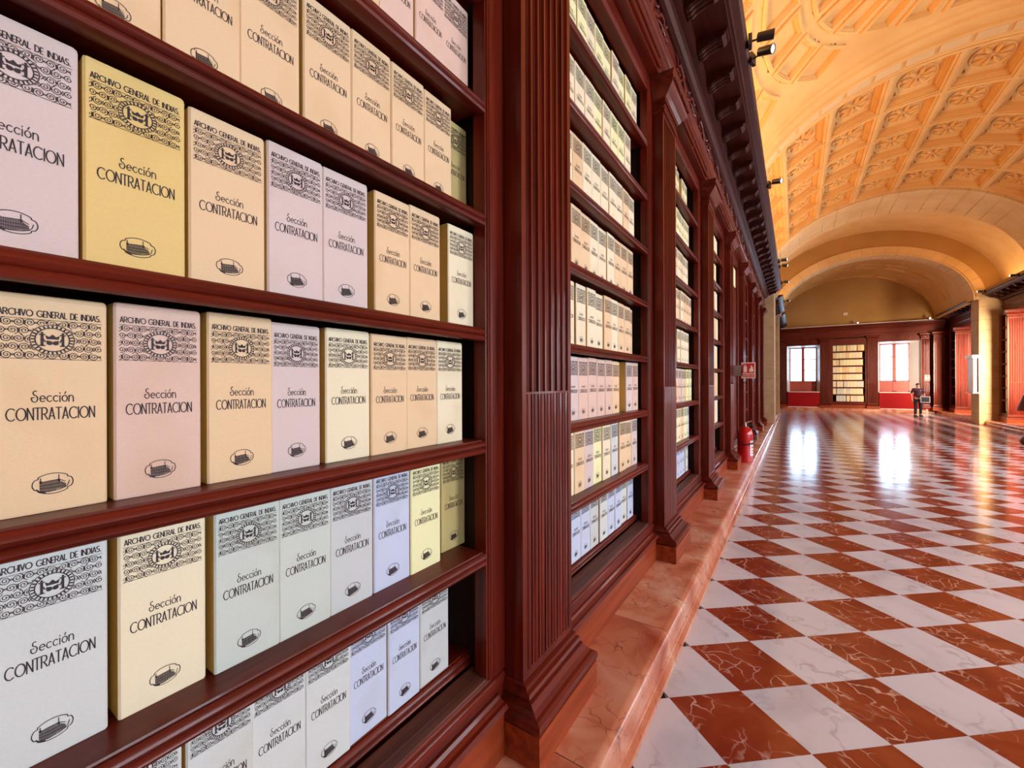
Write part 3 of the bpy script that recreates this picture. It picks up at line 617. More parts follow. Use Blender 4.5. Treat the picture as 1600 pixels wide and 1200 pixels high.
for wi, (a, b, z0, z1) in enumerate(ops):
    wn = struct('window_%d' % (wi + 1)); yg = YE + .62; ga, gb = (a + .15, b - .17) if wi == 0 else (a + .16, b - .36)
    mb = MB()
    mb.add([(a, YE, z0), (ga, yg, z0), (ga, yg, z1 - .1), (a, YE, z1)], [(0, 1, 2, 3)]); mb.add([(b, YE, z0), (gb, yg, z0), (gb, yg, z1 - .1), (b, YE, z1)], [(3, 2, 1, 0)])
    mb.add([(a, YE, z1), (b, YE, z1), (gb, yg, z1 - .1), (ga, yg, z1 - .1)], [(0, 1, 2, 3)]); part('reveal', mb, white_paint, wn)
    mb = MB(); mb.box(a, b, YE - .02, yg, z0 - .04, z0); part('window_sill', mb, pink_marble, wn)
    mb = MB()                                                        # mahogany surround
    for xa, xb in ((a - .05, a), (b, b + .05)): mb.box(xa, xb, YE - .06, YE + .04, z0 - .8, z1 + .05)
    mb.box(a - .05, b + .05, YE - .06, YE + .04, z1, z1 + .06); part('window_surround', mb, wood_z, wn)
    mid = (ga + gb) / 2
    for s in (0, 1):
        xa, xb = (ga, mid - .03) if s == 0 else (mid + .03, gb); zt = z1 - .1; zk = 1.85
        mb = MB(); f = .055
        mb.box(xa, xa + f, yg, yg + .06, z0, zt); mb.box(xb - f, xb, yg, yg + .06, z0, zt); mb.box(xa, xb, yg, yg + .06, zt - f, zt); mb.box(xa, xb, yg, yg + .06, zk - .04, zk + .02); mb.box(xa, xb, yg, yg + .06, z0, z0 + .06)
        cs = part('casement', mb, frame_paint, wn)
        for q in (1, 2): zz = zk + (zt - f - zk) * q / 3; mb = MB(); mb.box(xa + f, xb - f, yg + .01, yg + .05, zz - .028, zz + .028); part('glazing_bar', mb, frame_paint, cs)
        mb = MB(); mb.box(xa + f, xb - f, yg + .02, yg + .045, z0 + .06, zk - .04); part('lower_panel', mb, frame_paint, cs)
        for q in range(3):
            za, zb_ = zk + .02 + (zt - f - zk) * q / 3, zk + (zt - f - zk) * (q + 1) / 3
            mb = MB(); mb.box(xa + f, xb - f, yg + .028, yg + .033, za, zb_); part('pane', mb, glass, cs)
    mb = MB(); mb.box(mid - .03, mid + .03, yg - .01, yg + .06, z0, z1 - .1); part('mullion', mb, frame_paint, wn)
    ch = thing('bench', 'deep red painted bench front under the %s end window' % ('left' if wi == 0 else 'right'), 'bench', ((a + b) / 2, YE - .13, .2), 0, 'red benches under the end windows')
    h = (b - a) / 2 - .05; mb = MB(); mb.box(-h, h, 0, .11, .0, .95); part('front_board', mb, red_paint, ch)
    mb = MB(); mb.box(-h, h, -.02, .13, .951, .985); part('top_board', mb, white_paint, ch); mb = MB(); mb.box(-h, h, -.03, -.001, .0, .035); part('skirting_strip', mb, label_white, ch)
t = bookcase(2.72, YE - .03, -PI / 2, 1.55, 'bookcase full of cream boxes between the two bright end windows', 'bookcase on the end wall', total=1.95)
for ch in t.children: ch.location.y = 0
EZ = [.60 + .44 * i for i in range(8)]
for ch in [c for c in t.children if c.name.startswith('shelf')]: bpy.data.objects.remove(ch, do_unlink=True)
for i, s in enumerate(EZ): mb = MB(); mb.prism(shelf_profile(s, -.008), -.77, .77); part('shelf', mb, wood_y, t, True, loc=(0, 0, -.2))
mb = MB(); mb.box(-.1, -.0, -.8, .8, 4.06, 4.5); part('head_board', mb, wood_y, t, loc=(0, 0, -.2))
for s in range(8):
    x = 1.96; i = 0
    while x < 3.36 and i < 9:
        cn = random.choice(['cream', 'peach', 'cream', 'lemon'] if s > 2 else ['cream', 'white', 'cream'])
        if s == 0 and i == 0: x += .16
        put_box(x + .08, YE + .06, EZ[s] + .001, -PI / 2, cn, '%s archive box, %s from the left, %s, end-wall bookcase' % (COLS[cn][1], NTH[i], SHN[s]), 'archive boxes in the end-wall bookcase', False, 1.0, .86)
        x += .1575 + (.03 if random.random() < .12 else 0); i += 1
me_i = 0
for x, lab in ((-.72, 'dark fluted pilaster left of the left end window'), (1.54, 'dark fluted pilaster right of the left end window'), (3.84, 'dark fluted pilaster left of the right end window'), (6.17, 'dark fluted pilaster with a small sign right of the right end window')):
    pilaster(x, YE - .12, -PI / 2, lab, 'fluted pilasters on the end wall')
pilaster(6.60, YE - .55, -PI / 2, 'orange-lit fluted pilaster in the far right corner', 'fluted pilasters on the right side')
et = thing('entablature', 'dark mahogany cornice above the two end windows', 'cornice', (0, YE, 4.45))
prof = [(YE + .2 - YE, .1), (-.14, .1), (-.14, .2), (-.15, .22), (-.15, .5), (-.20, .52), (-.20, .56), (-.26, .6), (-.26, .66), (-.40, .70), (-.42, .76), (.2, .76)]
mb = MB(); mb.prism(prof, -.8, 6.9, 'x'); part('cornice_moulding', mb, wood_x, et)
mb = MB(); mb.tube([(-.75, -.40, .80), (6.4, -.40, .80)], .022, 8); part('light_track', mb, label_white, et)

# ------------------------------------------------------------------ vault
AX, XC, BV, ZS = 3.80, 2.70, 2.85, 5.25
def ellipse_table(a, b, n=400):
    pts = [(a * math.cos(PI * i / n), b * math.sin(PI * i / n)) for i in range(n + 1)]; s = [0]
    for p, q in zip(pts, pts[1:]): s.append(s[-1] + math.dist(p, q))
    return pts, s
class Arc:                                                          # arc-length along the section, s = 0 at the crown, + towards the right wall
    def __init__(self, a, b, xc=XC, zs=ZS):
        self.a, self.b, self.xc, self.zs = a, b, xc, zs; self.p, self.s = ellipse_table(a, b); self.Lh = self.s[-1] / 2
    def at(self, s, off=0.0):                                        # off > 0 goes outwards (up, away from the room)
        t = self.Lh - s; t = min(max(t, 0), self.s[-1]); lo, hi = 0, len(self.s) - 1
        while hi - lo > 1:
            m = (lo + hi) // 2
            if self.s[m] <= t: lo = m
            else: hi = m
        k = (t - self.s[lo]) / (self.s[hi] - self.s[lo]); x = self.p[lo][0] + k * (self.p[hi][0] - self.p[lo][0]); z = self.p[lo][1] + k * (self.p[hi][1] - self.p[lo][1])
        nx, nz = x / self.a ** 2, z / self.b ** 2; l = math.hypot(nx, nz); nx, nz = nx / l, nz / l
        return self.xc + x + nx * off, self.zs + z + nz * off, nx, nz
A1 = Arc(AX, BV); LH = A1.Lh
ceil = struct('ceiling')
def shell(mb, A, y0, y1, off, s0=None, s1=None, n=64, m=1):
    s0 = -A.Lh if s0 is None else s0; s1 = A.Lh if s1 is None else s1
    vs_, fs = [], []
    for j in range(m + 1):
        for i in range(n + 1):
            x, z, _, _ = A.at(s0 + (s1 - s0) * i / n, off); vs_.append((x, y0 + (y1 - y0) * j / m, z))
    for j in range(m):
        for i in range(n): a = j * (n + 1) + i; fs.append((a, a + 1, a + n + 2, a + n + 1))
    mb.add(vs_, fs)
def band(mb, A, prof, n=64, s0=None, s1=None):                       # prof = [(y, off)...] open profile swept along the arc
    s0 = -A.Lh if s0 is None else s0; s1 = A.Lh if s1 is None else s1; vs_, fs = [], []; k = len(prof)
    for i in range(n + 1):
        for y, o in prof: x, z, _, _ = A.at(s0 + (s1 - s0) * i / n, o); vs_.append((x, y, z))
    for i in range(n):
        for j in range(k - 1): fs.append((i * k + j, i * k + j + 1, (i + 1) * k + j + 1, (i + 1) * k + j))
    mb.add(vs_, fs)
mb = MB(); shell(mb, A1, -5, 20.8, .21, n=72, m=2); part('vault_shell', mb, vault_stone, ceil, True)
# coffered stretch
NC = 10; CW = 2 * LH / NC; YR0, YR1, NR = 11.42, 18.62, 5; CL = (YR1 - YR0) / NR; RB = .085
mb = MB()
for i in range(NC + 1):
    s = -LH + i * CW; hw = RB
    for sa, sb, o in ((s - hw, s + hw, 0), (s - hw * .45, s + hw * .45, -.022)): shell(mb, A1, YR0, YR1, o, sa, sb, 3, 1)
    for sg in (-1, 1):
        for sa, o0, o1 in ((s + sg * hw, 0, .17), (s + sg * hw * .45, -.022, 0)):
            p0, p1 = A1.at(sa, o0), A1.at(sa, o1); mb.add([(p0[0], YR0, p0[1]), (p0[0], YR1, p0[1]), (p1[0], YR1, p1[1]), (p1[0], YR0, p1[1])], [(0, 1, 2, 3)])
part('long_rib', mb, vault_stone, ceil)
for j in range(NR + 1):
    y = YR0 + j * CL; mb = MB(); band(mb, A1, [(y - RB, .17), (y - RB, 0), (y - RB * .45, -.001), (y - RB * .45, -.023), (y + RB * .45, -.023), (y + RB * .45, -.001), (y + RB, 0), (y + RB, .17)], 60); part('cross_rib', mb, vault_stone, ceil)
def coffer_mesh():
    mb = MB(); a, b = CW / 2 - RB, CL / 2 - RB                       # local: x across, y along the hall, z outwards; rib face at z = 0
    def rg(q, z): return [(-a + q, -b + q, z), (a - q, -b + q, z), (a - q, b - q, z), (-a + q, b - q, z)]
    mb.loft([rg(-.012, .0), rg(.0, .035), rg(.030, .035), rg(.036, .075), (rg(.058, .075)), rg(.062, .150), rg(.10, .155)], caps=False)
    mb.add(rg(.10, .155), [(0, 1, 2, 3)])
    r = min(a, b) - .13
    mb.tube([(r * math.cos(2 * PI * i / 20) * 1.0, r * 1.15 * math.sin(2 * PI * i / 20), .147) for i in range(21)], .014, 5)
    for k in range(8):
        t = 2 * PI * k / 8 + .2; c, s = math.cos(t), math.sin(t)
        pts = [(c * u * r, s * u * r * 1.15, .147 - .022 * math.sin(PI * (u - .2) / .7)) for u in (.2, .4, .6, .78, .9)]
        mb.tube(pts, [.008, .030, .042, .034, .008], 6)
    mb.lathe([(0, -.02), (.03, -.012), (.04, 0), (.03, .01)], (0, 0, .145), 8)
    for sx in (-1, 1):
        for sy in (-1, 1): mb.tube([(sx * (a - .13), sy * (b - .14), .15), (sx * (a - .17), sy * (b - .24), .133), (sx * (a - .13), sy * (b - .32), .15)], [.006, .022, .004], 5)
    return mb.mesh('coffer', vault_stone)
me_cof = coffer_mesh()
for i in range(NC):
    x, z, nx, nz = A1.at(-LH + (i + .5) * CW, .0)
    for j in range(NR): link('coffer', me_cof, ceil, (x, YR0 + (j + .5) * CL, z), (0, math.atan2(nx, nz), 0))
# moulded band between the panelled and the coffered stretch
mb = MB(); band(mb, A1, [(10.12, .17), (10.12, 0), (10.2, -.01), (10.24, -.05), (10.36, -.055), (10.40, -.10), (10.52, -.115), (10.55, -.07), (10.72, -.07), (10.75, -.11), (10.82, -.12), (10.86, -.06), (11.16, -.06), (11.19, -.085), (11.24, -.085), (11.26, -.03), (11.36, -.02), (11.40, .0), (11.42, .17)], 72)
part('moulded_arch_band', mb, vault_stone, ceil)
for i in range(22):
    s = -LH + (i + .5) * 2 * LH / 22; mb = MB(); q = LH / 22 - .035
    band(mb, A1, [(10.885, -.058), (10.895, -.082), (11.13, -.082), (11.14, -.058)], 4, s - q, s + q)
    for e in (-q, q):
        p0, p1 = A1.at(s + e, -.058), A1.at(s + e, -.082); mb.add([(p0[0], 10.89, p0[1]), (p1[0], 10.895, p1[1]), (p1[0], 11.13, p1[1]), (p0[0], 11.14, p0[1])], [(0, 1, 2, 3)])
    part('band_panel', mb, rib_stone, ceil)
# panelled stretch: rings of sunk panels round a centre at (crown, y = 7.75)
YC0 = 7.45
def sector(r0, r1, a0, a1, n=5):
    mb = MB(); levels = [(0, .17), (0, -.02), (.02, -.035), (.055, -.035), (.07, .0), (.085, .0), (.10, .05), (.16, .055)]
    def pt(r, a, off):
        s, y = r * math.sin(a), YC0 + r * math.cos(a)
        x, z, _, _ = A1.at(max(min(s, LH - .01), -LH + .01), off); return (x, min(y, 10.12), z)
    rings = []
    for q, off in levels:
        rr0, rr1 = r0 + q, r1 - q; da = q / ((r0 + r1) / 2); aa0, aa1 = a0 + da, a1 - da
        rings.append([pt(rr0, aa0 + (aa1 - aa0) * i / n, off) for i in range(n + 1)] + [pt(rr1, aa1 + (aa0 - aa1) * i / n, off) for i in range(n + 1)])
    mb.loft(rings, caps=False)
    b = len(mb.v) - 2 * (n + 1)
    for i in range(n): mb.f.append((b + i, b + i + 1, b + 2 * n - i, b + 2 * n + 1 - i)); mb.m.append(0)
    return mb
def has_panel(r0, r1, nn, k):
    am = 2 * PI * k / nn + PI / nn; rm = (r0 + r1) / 2
    if abs(rm * math.sin(am)) > LH - .35 or YC0 + r1 * math.cos(am) > 10.08 or YC0 + rm * math.cos(am) < 4.0: return False
    return True
def fill_shell(y0, y1):                                              # surface between the panels, at off = 0, with the panels' places left open
    mb = MB(); ns, ny = 150, int((y1 - y0) / .07)
    keep = {}
    def inside(s, y):
        r = math.hypot(s, y - YC0); a = math.atan2(s, y - YC0)
        for r0, r1, nn in RG:
            if r0 + .015 < r < r1 - .015:
                kk = math.floor(a / (2 * PI / nn)) % nn
                if not has_panel(r0, r1, nn, kk): return False
                k = (a / (2 * PI / nn)) % 1; g = .055 / r
                if k * 2 * PI / nn > g + .01 and (1 - k) * 2 * PI / nn > g + .01: return True
        return False
    for j in range(ny + 1):
        for i in range(ns + 1): x, z, _, _ = A1.at(-LH + 2 * LH * i / ns, 0); mb.v.append((x, y0 + (y1 - y0) * j / ny, z))
    for j in range(ny):
        for i in range(ns):
            s, y = -LH + 2 * LH * (i + .5) / ns, y0 + (y1 - y0) * (j + .5) / ny
            if not inside(s, y): a = j * (ns + 1) + i; mb.f.append((a, a + 1, a + ns + 2, a + ns + 1)); mb.m.append(0)
    return mb
RG = [(.55, 1.0, 12), (1.15, 1.75, 24), (1.9, 2.62, 24), (2.78, 3.42, 24), (3.62, 4.6, 24)]
part('panelled_vault_face', fill_shell(3.0, 10.12), vault_stone, ceil, True)
for r0, r1, nn in RG:
    for k in range(nn):
        a0 = 2 * PI * k / nn; rm = (r0 + r1) / 2
        if not has_panel(r0, r1, nn, k): continue
        part('ceiling_panel', sector(r0, r1, a0 + .055 / rm, a0 + 2 * PI / nn - .055 / rm), vault_stone, ceil)
# broad plain arch of cut stones, then the far arch with its wall
A2 = Arc(3.72, 2.76, 2.68); NV = 25
for i in range(NV):
    mb = MB(); s0, s1 = -A2.Lh + 2 * A2.Lh * i / NV + .004, -A2.Lh + 2 * A2.Lh * (i + 1) / NV - .004; e = random.uniform(-.006, .006)
    band(mb, A2, [(18.72, .3), (18.72, .03 + e), (18.80, e), (20.35, e), (20.42, -.03 + e), (20.56, -.045 + e), (20.70, -.03 + e), (20.76, .02 + e), (20.80, .8)], 4, s0, s1); part('arch_stone', mb, rib_stone, ceil)
mb = MB(); shell(mb, A1, 20.7, 25.6, .62, n=64); part('plain_vault', mb, rib_stone, ceil, True)
mb = MB(); shell(mb, A1, -5.1, 33.3, 1.0, n=48); part('light_block_shell', mb, wall_plaster, ceil)  # unseen outer shell, added to stop sky light leaking in above the vault
A3 = Arc(3.42, 2.42, 2.80, 5.2)
wl = struct('wall_tympanum'); mb = MB(); n = 60
for yv in (25.42, 26.25):
    vs_, fs = [], []
    for i in range(n + 1):
        x, z, _, _ = A3.at(-A3.Lh + 2 * A3.Lh * i / n, 0); x2, z2, _, _ = A1.at(-LH + 2 * LH * i / n, .7); vs_ += [(x, yv, z), (x2, yv, max(z2, 5.0))]
    for i in range(n): fs.append((2 * i, 2 * i + 2, 2 * i + 3, 2 * i + 1))
    mb.add(vs_, fs)
part('wall_face', mb, wall_plaster, wl)
for i in range(23):
    mb = MB(); s0, s1 = -A3.Lh + 2 * A3.Lh * i / 23 + .004, -A3.Lh + 2 * A3.Lh * (i + 1) / 23 - .004
    band(mb, A3, [(25.42, .36), (25.36, .36), (25.36, .06), (25.40, .05), (25.40, .0), (25.46, -.02), (26.2, -.02), (26.26, .02), (26.26, .36)], 4, s0, s1); part('arch_stone', mb, rib_stone, wl)
# far bay vault with a few flat panels
mb = MB(); shell(mb, A1, 26.2, 33.1, .0, n=64)
part('far_vault', mb, vault_stone, ceil, True)
for i in range(8):
    s = -LH + (i + 1) * 2 * LH / 9
    for y in (28.2, 31.2):
        mb = MB(); q = LH / 9 - .14
        band(mb, A1, [(y - 1.2, .0), (y - 1.18, -.05), (y - 1.08, -.05), (y - 1.05, -.005), (y + 1.05, -.005), (y + 1.08, -.05), (y + 1.18, -.05), (y + 1.2, .0)], 3, s - q, s + q); part('ceiling_panel', mb, vault_stone, ceil)
w2 = struct('wall_upper'); mb = MB(); mb.box(-1.3, -1.15, -5, 33, 5.4, 5.7); mb.box(6.5, 6.7, 20.8, 33, 5.44, 5.6); part('wall_face', mb, wall_plaster, w2)
wb = struct('wall_back'); mb = MB(); mb.box(-1.9, 7.8, -5.2, -5.0, 0, 9.4); part('wall_face', mb, wall_plaster, wb)

# ------------------------------------------------------------------ spotlights on the cornices
def spot(x, y, z, yaw, pitch, label, energy=60, lit=True):
    t = thing('spotlight', label, 'spotlight', (x, y, z), yaw, 'black spotlights on the cornices')
    mb = MB(); mb.box(-.0, .035, -.05, .05, -.03, .09); mb.tube([(.02, 0, .03), (.07, 0, .03), (.11, 0, .035)], .010, 8); part('bracket', mb, black_metal, t)
    mb = MB(); mb.lathe([(.032, -.075), (.044, -.068), (.046, .0), (.048, .075), (.048, .085), (.042, .085), (.038, .05)], (0, 0, 0), 16, axis='x'); hd = part('lamp_head', mb, black_metal, t, True, loc=(.155, 0, .04), rot=(0, pitch, 0))
    mb = MB(); mb.lathe([(.0, .070), (.0405, .070), (.0405, .076), (0, .076)], (0, 0, 0), 14, axis='x'); part('lens', mb, lens_glow if lit else steel, hd)
    if False:
        l = bpy.data.lights.new('spot_beam', 'SPOT'); l.energy = energy; l.color = (1, .62, .30); l.spot_size = math.radians(75); l.spot_blend = .6; l.shadow_soft_size = .05
        lo = bpy.data.objects.new('spot_beam', l); C.objects.link(lo); lo.parent = hd; lo.location = (.16, 0, 0); lo.rotation_euler = (0, -PI / 2, 0)
spot(-.405, 5.16, 5.40, .1, .12, 'black spotlight on the left cornice, upper one of the nearest pair')
spot(-.405, 5.46, 5.40, -.35, .35, 'black spotlight on the left cornice, lower one of the nearest pair')
spot(-.405, 9.1, 5.40, -.4, .25, 'single black spotlight on the left cornice beyond the nearest pair')
spot(-.405, 15.0, 5.40, -.3, .1, 'black spotlight on the left cornice, upper one of the far pair')
spot(-.405, 15.7, 5.40, -.2, .3, 'black spotlight on the left cornice, lower one of the far pair')
spot(-.405, 18.3, 5.40, -.2, .2, 'black spotlight on the left cornice, alone just before the stone pier')
spot(-.405, 22.6, 5.40, -.2, .3, 'black spotlight on the far left cornice beyond the stone pier', 0)
spot(6.42, 21.8, 5.42, PI + .2, .0, 'black spotlight on the right cornice, nearer the picture edge')
spot(6.42, 24.9, 5.42, PI + .1, .0, 'black spotlight on the right cornice at the foot of the inner arch')
for x in (3.1, 6.2): tag(spot(x, YE - .44, 5.28, -PI / 2, .3, 'tiny %s spotlight on the end-wall light track' % ('left' if x < 5 else 'right'), 0) or C.objects[-1]) if False else spot(x, YE - .44, 5.28, -PI / 2, .3, 'tiny %s spotlight on the end-wall light track' % ('left' if x < 5 else 'right'), 0)

# ------------------------------------------------------------------ fire extinguisher, signs and small things
t = thing('fire_extinguisher', 'red fire extinguisher standing on the stone plinth beyond a pilaster base', 'fire extinguisher', (-.835, 9.66, .2), .55)
mb = MB(); mb.lathe([(.10, 0), (.135, .004), (.14, .03), (.14, .56), (.132, .62), (.105, .67), (.06, .70), (.03, .715)], (0, 0, 0), 24); part('cylinder', mb, ext_red, t, True)
mb = MB(); mb.lathe([(.03, .71), (.034, .72), (.034, .75), (.022, .76), (.022, .79), (0, .79)], (0, 0, 0), 12); mb.tube([(.0, 0, .77), (.06, .0, .80), (.13, .0, .82)], .009, 6); mb.tube([(.0, 0, .76), (.05, .0, .745), (.11, .0, .735)], .009, 6); part('valve', mb, steel, t, True)
mb = MB(); mb.tube([(.02, -.03, .75), (.10, -.10, .73), (.17, -.08, .60), (.165, -.09, .50), (.09, -.15, .40), (-.03, -.165, .36), (-.12, -.10, .38), (-.165, 0, .5)], .012, 8); part('hose', mb, rubber, t, True)
mb = MB()
for k in range(8):
    a0, a1 = -1.35 + k * .16, -1.35 + (k + 1) * .16
    mb.add([(.1412 * math.cos(a), .1412 * math.sin(a), z) for a, z in ((a0, .14), (a1, .14), (a1, .44), (a0, .44))], [(0, 1, 2, 3)])
part('sticker', mb, label_white, t)
mb = MB()
for z0_, z1_ in ((.18, .20), (.235, .255), (.29, .32), (.36, .40)):
    for k in range(5):
        a0, a1 = -1.15 + k * .16, -1.15 + (k + 1) * .16
        mb.add([(.1422 * math.cos(a), .1422 * math.sin(a), z) for a, z in ((a0, z0_), (a1, z0_), (a1, z1_), (a0, z1_))], [(0, 1, 2, 3)])
part('sticker_print', mb, sign_red, t)
def sign(x, y, z, w, h, label, text=True):
    t = thing('fire_sign', label, 'sign', (x, y, z))
    mb = MB(); mb.box(-w / 2, w / 2, -.004, .004, 0, h); part('plate', mb, sign_cream, t)
    mb = MB(); q = w * .07; mb.box(-w / 2 + q, w / 2 - q, -.0056, -.0046, h * .32, h - q); mb.box(-w / 2 + q, w / 2 - q, -.0056, -.0046, q, h * .27); part('red_field', mb, sign_red, t)
    mb = MB(); yy = -.0062                                          # extinguisher and flame pictograms, lettering
    def poly(ps): mb.add([(u * w, yy, v * h) for u, v in ps], [tuple(range(len(ps)))])
    poly([(-.34, .38), (-.10, .38), (-.10, .72), (-.14, .78), (-.30, .78), (-.34, .72)]); poly([(-.26, .80), (-.18, .80), (-.18, .86), (-.38, .88), (-.38, .85), (-.26, .84)])
    poly([(.10, .40), (.34, .40), (.38, .52), (.32, .62), (.36, .74), (.26, .68), (.24, .86), (.16, .74), (.18, .64), (.08, .60), (.06, .48)])
    if text:
        for p in strokes('EXTINTOR', h * .12, w * .72, 0, h * .10):
            for a, b in zip(p, p[1:]):
                dx, dz = b[0] - a[0], b[1] - a[1]; l = math.hypot(dx, dz) or 1; nx, nz = -dz / l * .002, dx / l * .002
                mb.add([(a[0] + nx, yy, a[1] + nz), (a[0] - nx, yy, a[1] - nz), (b[0] - nx, yy, b[1] - nz), (b[0] + nx, yy, b[1] + nz)], [(0, 1, 2, 3)])
    part('pictograms', mb, sign_cream, t); return t
t = sign(-.735, 9.17, 1.875, .235, .30, 'red and cream fire extinguisher sign jutting from a left pilaster')
mb = MB(); mb.box(-.25, -.10, -.004, .012, .05, .25); part('bracket', mb, steel, t)
sign(6.19, YE - .125, 1.85, .22, .32, 'small red and cream fire sign on the end wall by the right window', False)
t = thing('smoke_detector', 'small cream box high on the end-wall lunette', 'detector', (2.58, YE - .0, 5.87)); mb = MB(); mb.box(-.11, .11, -.02, .049, 0, .17); part('housing', mb, ochre_p, t); mb = MB(); mb.lathe([(.03, 0), (.03, -.02), (.0, -.03)], (0, -.02, .08), 10, axis='y'); part('sensor_eye', mb, label_white, t)
# display case hung on the right pier
t = thing('display_case', 'white-lit wall display case hanging on the right stone pier', 'display case', (6.35, 25.72, 1.3))
mb = MB(); mb.box(-.03, -.002, -.42, .42, .04, 1.48); part('back_board', mb, wood_z, t)
mb = MB(); mb.box(-.22, -.002, -.46, .46, 1.48, 1.60); mb.box(-.20, -.002, -.44, .44, 0, .04); part('ledge', mb, white_paint, t)
mb = MB(); mb.box(-.16, -.03, .30, .33, .04, 1.48); mb.box(-.16, -.03, -.33, -.30, .04, 1.48); part('side_board', mb, wood_z, t)
mb = MB(); mb.box(-.165, -.16, -.30, .30, .05, 1.47); part('front_panel', mb, white_paint, t)
# dark turned stand cut by the right edge
t = thing('turned_stand', 'dark brown turned stand with flared body, cut by the right picture edge', 'stand', (5.56, 18.05, 0))
brn = new_mat('dark_brown_turned_wood', (.13, .035, .018), .45)
mb = MB(); mb.lathe([(.05, 0), (.20, .01), (.24, .06), (.24, .14), (.18, .22), (.08, .28), (.05, .34), (.045, .95)], (0, 0, 0), 20); part('foot', mb, brn, t, True)
mb = MB(); mb.lathe([(.05, .95), (.30, .96), (.29, 1.02), (.22, 1.25), (.14, 1.48), (.07, 1.62), (.05, 1.70)], (0, 0, 0), 20); part('flared_body', mb, brn, t, True)
mb = MB(); mb.lathe([(.05, 1.70), (.10, 1.76), (.13, 1.88), (.12, 1.98), (.15, 2.02), (.15, 2.06), (.0, 2.07)], (0, 0, 0), 16); part('head_knob', mb, brn, t, True)

# ------------------------------------------------------------------ person at the far end
skin_m = new_mat('skin', (.62, .30, .20), .6); shirt_m = new_mat('dark_red_shirt', (.06, .004, .010), .8); trousers_m = new_mat('black_trousers', (.015, .013, .018), .8); hair_m = new_mat('dark_hair', (.03, .015, .01), .6); shoe_m = new_mat('black_shoes', (.01, .01, .01), .4)
def skinned(name, verts, edges, radii, mat, parent, sub=2):
    me = bpy.data.meshes.new(name); me.from_pydata(verts, edges, []); me.materials.append(mat); o = link(name, me, parent)
    m = o.modifiers.new('skin', 'SKIN'); m.use_smooth_shade = True; sl = me.skin_vertices[0].data
    for i, r in enumerate(radii): sl[i].radius = (r, r * .82) if not isinstance(r, tuple) else r
    sl[0].use_root = True; s = o.modifiers.new('sub', 'SUBSURF'); s.levels = s.render_levels = sub
    return o
P = thing('person', 'person in dark red shirt and black trousers holding a black case', 'person', (5.25, 29.7, 0), .15)
V_ = [(0, 0, .95), (0, 0, 1.12), (0, 0, 1.30), (0, -.01, 1.42), (0, -.02, 1.49), (0, -.03, 1.56), (0, -.03, 1.66),
      (-.09, 0, .88), (-.10, -.06, .50), (-.10, -.02, .09), (-.10, -.14, .04),
      (.10, 0, .88), (.13, .03, .50), (.14, .10, .10), (.15, .00, .05),
      (-.17, 0, 1.40), (-.25, .02, 1.14), (-.24, -.06, .90), (-.235, -.08, .84),
      (.17, 0, 1.40), (.26, .02, 1.15), (.20, -.20, 1.06), (.14, -.27, 1.06)]
E_ = [(0, 1), (1, 2), (2, 3), (3, 4), (4, 5), (5, 6), (0, 7), (7, 8), (8, 9), (9, 10), (0, 11), (11, 12), (12, 13), (13, 14), (3, 15), (15, 16), (16, 17), (17, 18), (3, 19), (19, 20), (20, 21), (21, 22)]
R_ = [.13, .12, .145, .10, .05, .075, .06, .09, .062, .042, .038, .09, .062, .042, .038, .06, .045, .034, .028, .06, .045, .034, .028]
skinned('body', V_, E_, R_, skin_m, P)
skinned('shirt', [(0, 0, .94), (0, 0, 1.12), (0, 0, 1.31), (0, -.005, 1.42), (0, -.01, 1.455), (-.17, 0, 1.405), (-.245, .02, 1.18), (.17, 0, 1.405), (.25, .02, 1.18)],
        [(0, 1), (1, 2), (2, 3), (3, 4), (3, 5), (5, 6), (3, 7), (7, 8)], [(.17, .14), (.155, .13), (.18, .14), .11, .065, .085, .065, .085, .065], shirt_m, P)
skinned('trousers', [(0, 0, .99), (0, 0, .92), (-.09, 0, .86), (-.10, -.06, .50), (-.10, -.02, .10), (.10, 0, .86), (.13, .03, .50), (.14, .10, .11)],
        [(0, 1), (1, 2), (2, 3), (3, 4), (1, 5), (5, 6), (6, 7)], [(.17, .14), (.165, .14), .105, .085, .070, .105, .085, .070], trousers_m, P)
for sx, py in ((-.10, -.02), (.145, .10)):
    mb = MB(); mb.loft([[(sx - .05, py - .19, z), (sx + .05, py - .19, z), (sx + .045, py + .08, z), (sx - .045, py + .08, z)] for z in (.0, .045)] + [[(sx - .035, py - .06, .10), (sx + .035, py - .06, .10), (sx + .035, py + .06, .10), (sx - .035, py + .06, .10)]]); part('shoe', mb, shoe_m, P)
skinned('hair', [(0, 0, 1.55), (0, .035, 1.63), (0, -.01, 1.685), (0, -.06, 1.675)], [(0, 1), (1, 2), (2, 3)], [.05, .078, .075, .045], hair_m, P)
mb = MB()
for sx in (-.026, .026): mb.lathe([(0, -.006), (.009, 0), (0, .006)], (sx, -.115, 1.625), 8, axis='y')
part('eyes', mb, hair_m, P); mb = MB(); mb.box(-.02, .02, -.112, -.106, 1.562, 1.57); part('mouth', mb, new_mat('lips', (.4, .08, .07), .5), P)
mb = MB(); mb.loft([[(-.012, -.10, 1.585), (.012, -.10, 1.585), (.012, -.09, 1.585), (-.012, -.09, 1.585)], [(-.013, -.135, 1.592), (.013, -.135, 1.592), (.013, -.09, 1.592), (-.013, -.09, 1.592)], [(-.006, -.11, 1.63), (.006, -.11, 1.63), (.006, -.09, 1.63), (-.006, -.09, 1.63)]]); part('nose', mb, skin_m, P)
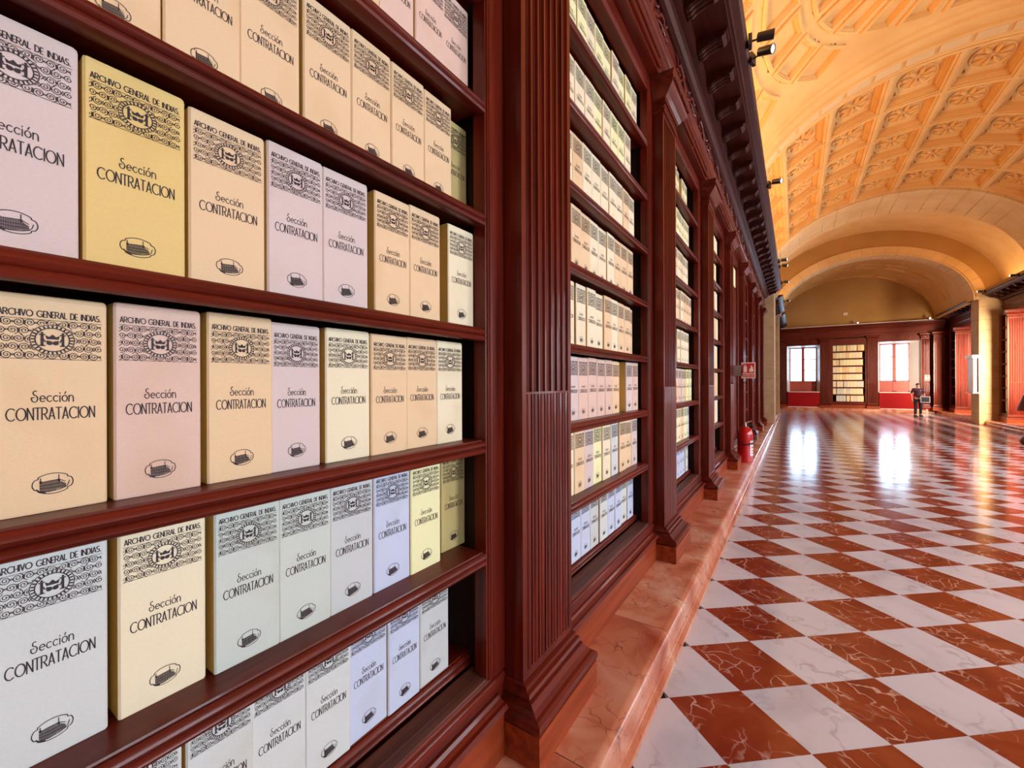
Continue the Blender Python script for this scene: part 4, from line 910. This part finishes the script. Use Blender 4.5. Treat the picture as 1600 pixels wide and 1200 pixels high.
for s, base, ang in ((-1, (-.235, -.08, .86), -.1), (1, (.15, -.26, 1.06), 1.4)):
    mb = MB(); c = Vector(base); d = Vector((0, -.15, -1)) if s < 0 else Vector((-1, -.25, -.1)); d.normalize(); up = Vector((0, -1, 0)) if s < 0 else Vector((0, 0, 1))
    mb.tube([c, c + d * .05, c + d * .085], [.026, .036, .03], 8)
    for f in range(4):
        o_ = up * (.027 - .018 * f); l = (.07, .08, .075, .06)[f]; a = c + d * .08 + o_
        mb.tube([a, a + d * l * .5, a + d * l * .85 + Vector((-s * .012 if s < 0 else 0, -.012, 0 if s < 0 else -.02))], [.0095, .009, .007], 6)
    a = c + d * .03 + up * .03; mb.tube([a, a + (d + up).normalized() * .04, a + d * .06 + up * .035], [.011, .010, .008], 6); part('hand', mb, skin_m, P, True)
mb = MB(); mb.box(.05, .09, -.142, -.138, 1.335, 1.355); part('name_badge', mb, label_white, P)
t = thing('equipment_case', 'black rectangular case with silver edges held at the person\'s hip', 'case', (5.47, 29.42, .74), .1)
mb = MB(); mb.box(-.17, .17, -.05, .05, .01, .29); part('shell', mb, rubber, t)
mb = MB()
for a in ((-.18, .18, -.056, .056, 0, .018), (-.18, .18, -.056, .056, .282, .30), (-.18, -.162, -.056, .056, .018, .282), (.162, .18, -.056, .056, .018, .282)): mb.box(*a)
part('edge_trim', mb, label_white, t); mb = MB(); mb.tube([(-.07, 0, .30), (-.07, 0, .33), (.07, 0, .33), (.07, 0, .30)], .009, 6); part('handle', mb, rubber, t)
t = thing('stool', 'low stool with dark red seat and pale crossed legs behind the person', 'stool', (5.55, 30.05, 0))
mb = MB(); mb.lathe([(.0, .40), (.19, .40), (.20, .43), (.19, .47), (0, .48)], (0, 0, 0), 16); part('seat', mb, red_paint, t, True)
for k in range(4):
    a = PI / 4 + k * PI / 2; mb = MB(); mb.tube([(.13 * math.cos(a), .13 * math.sin(a), .40), (.17 * math.cos(a), .17 * math.sin(a), 0.0)], .017, 8); part('leg', mb, label_white, t)
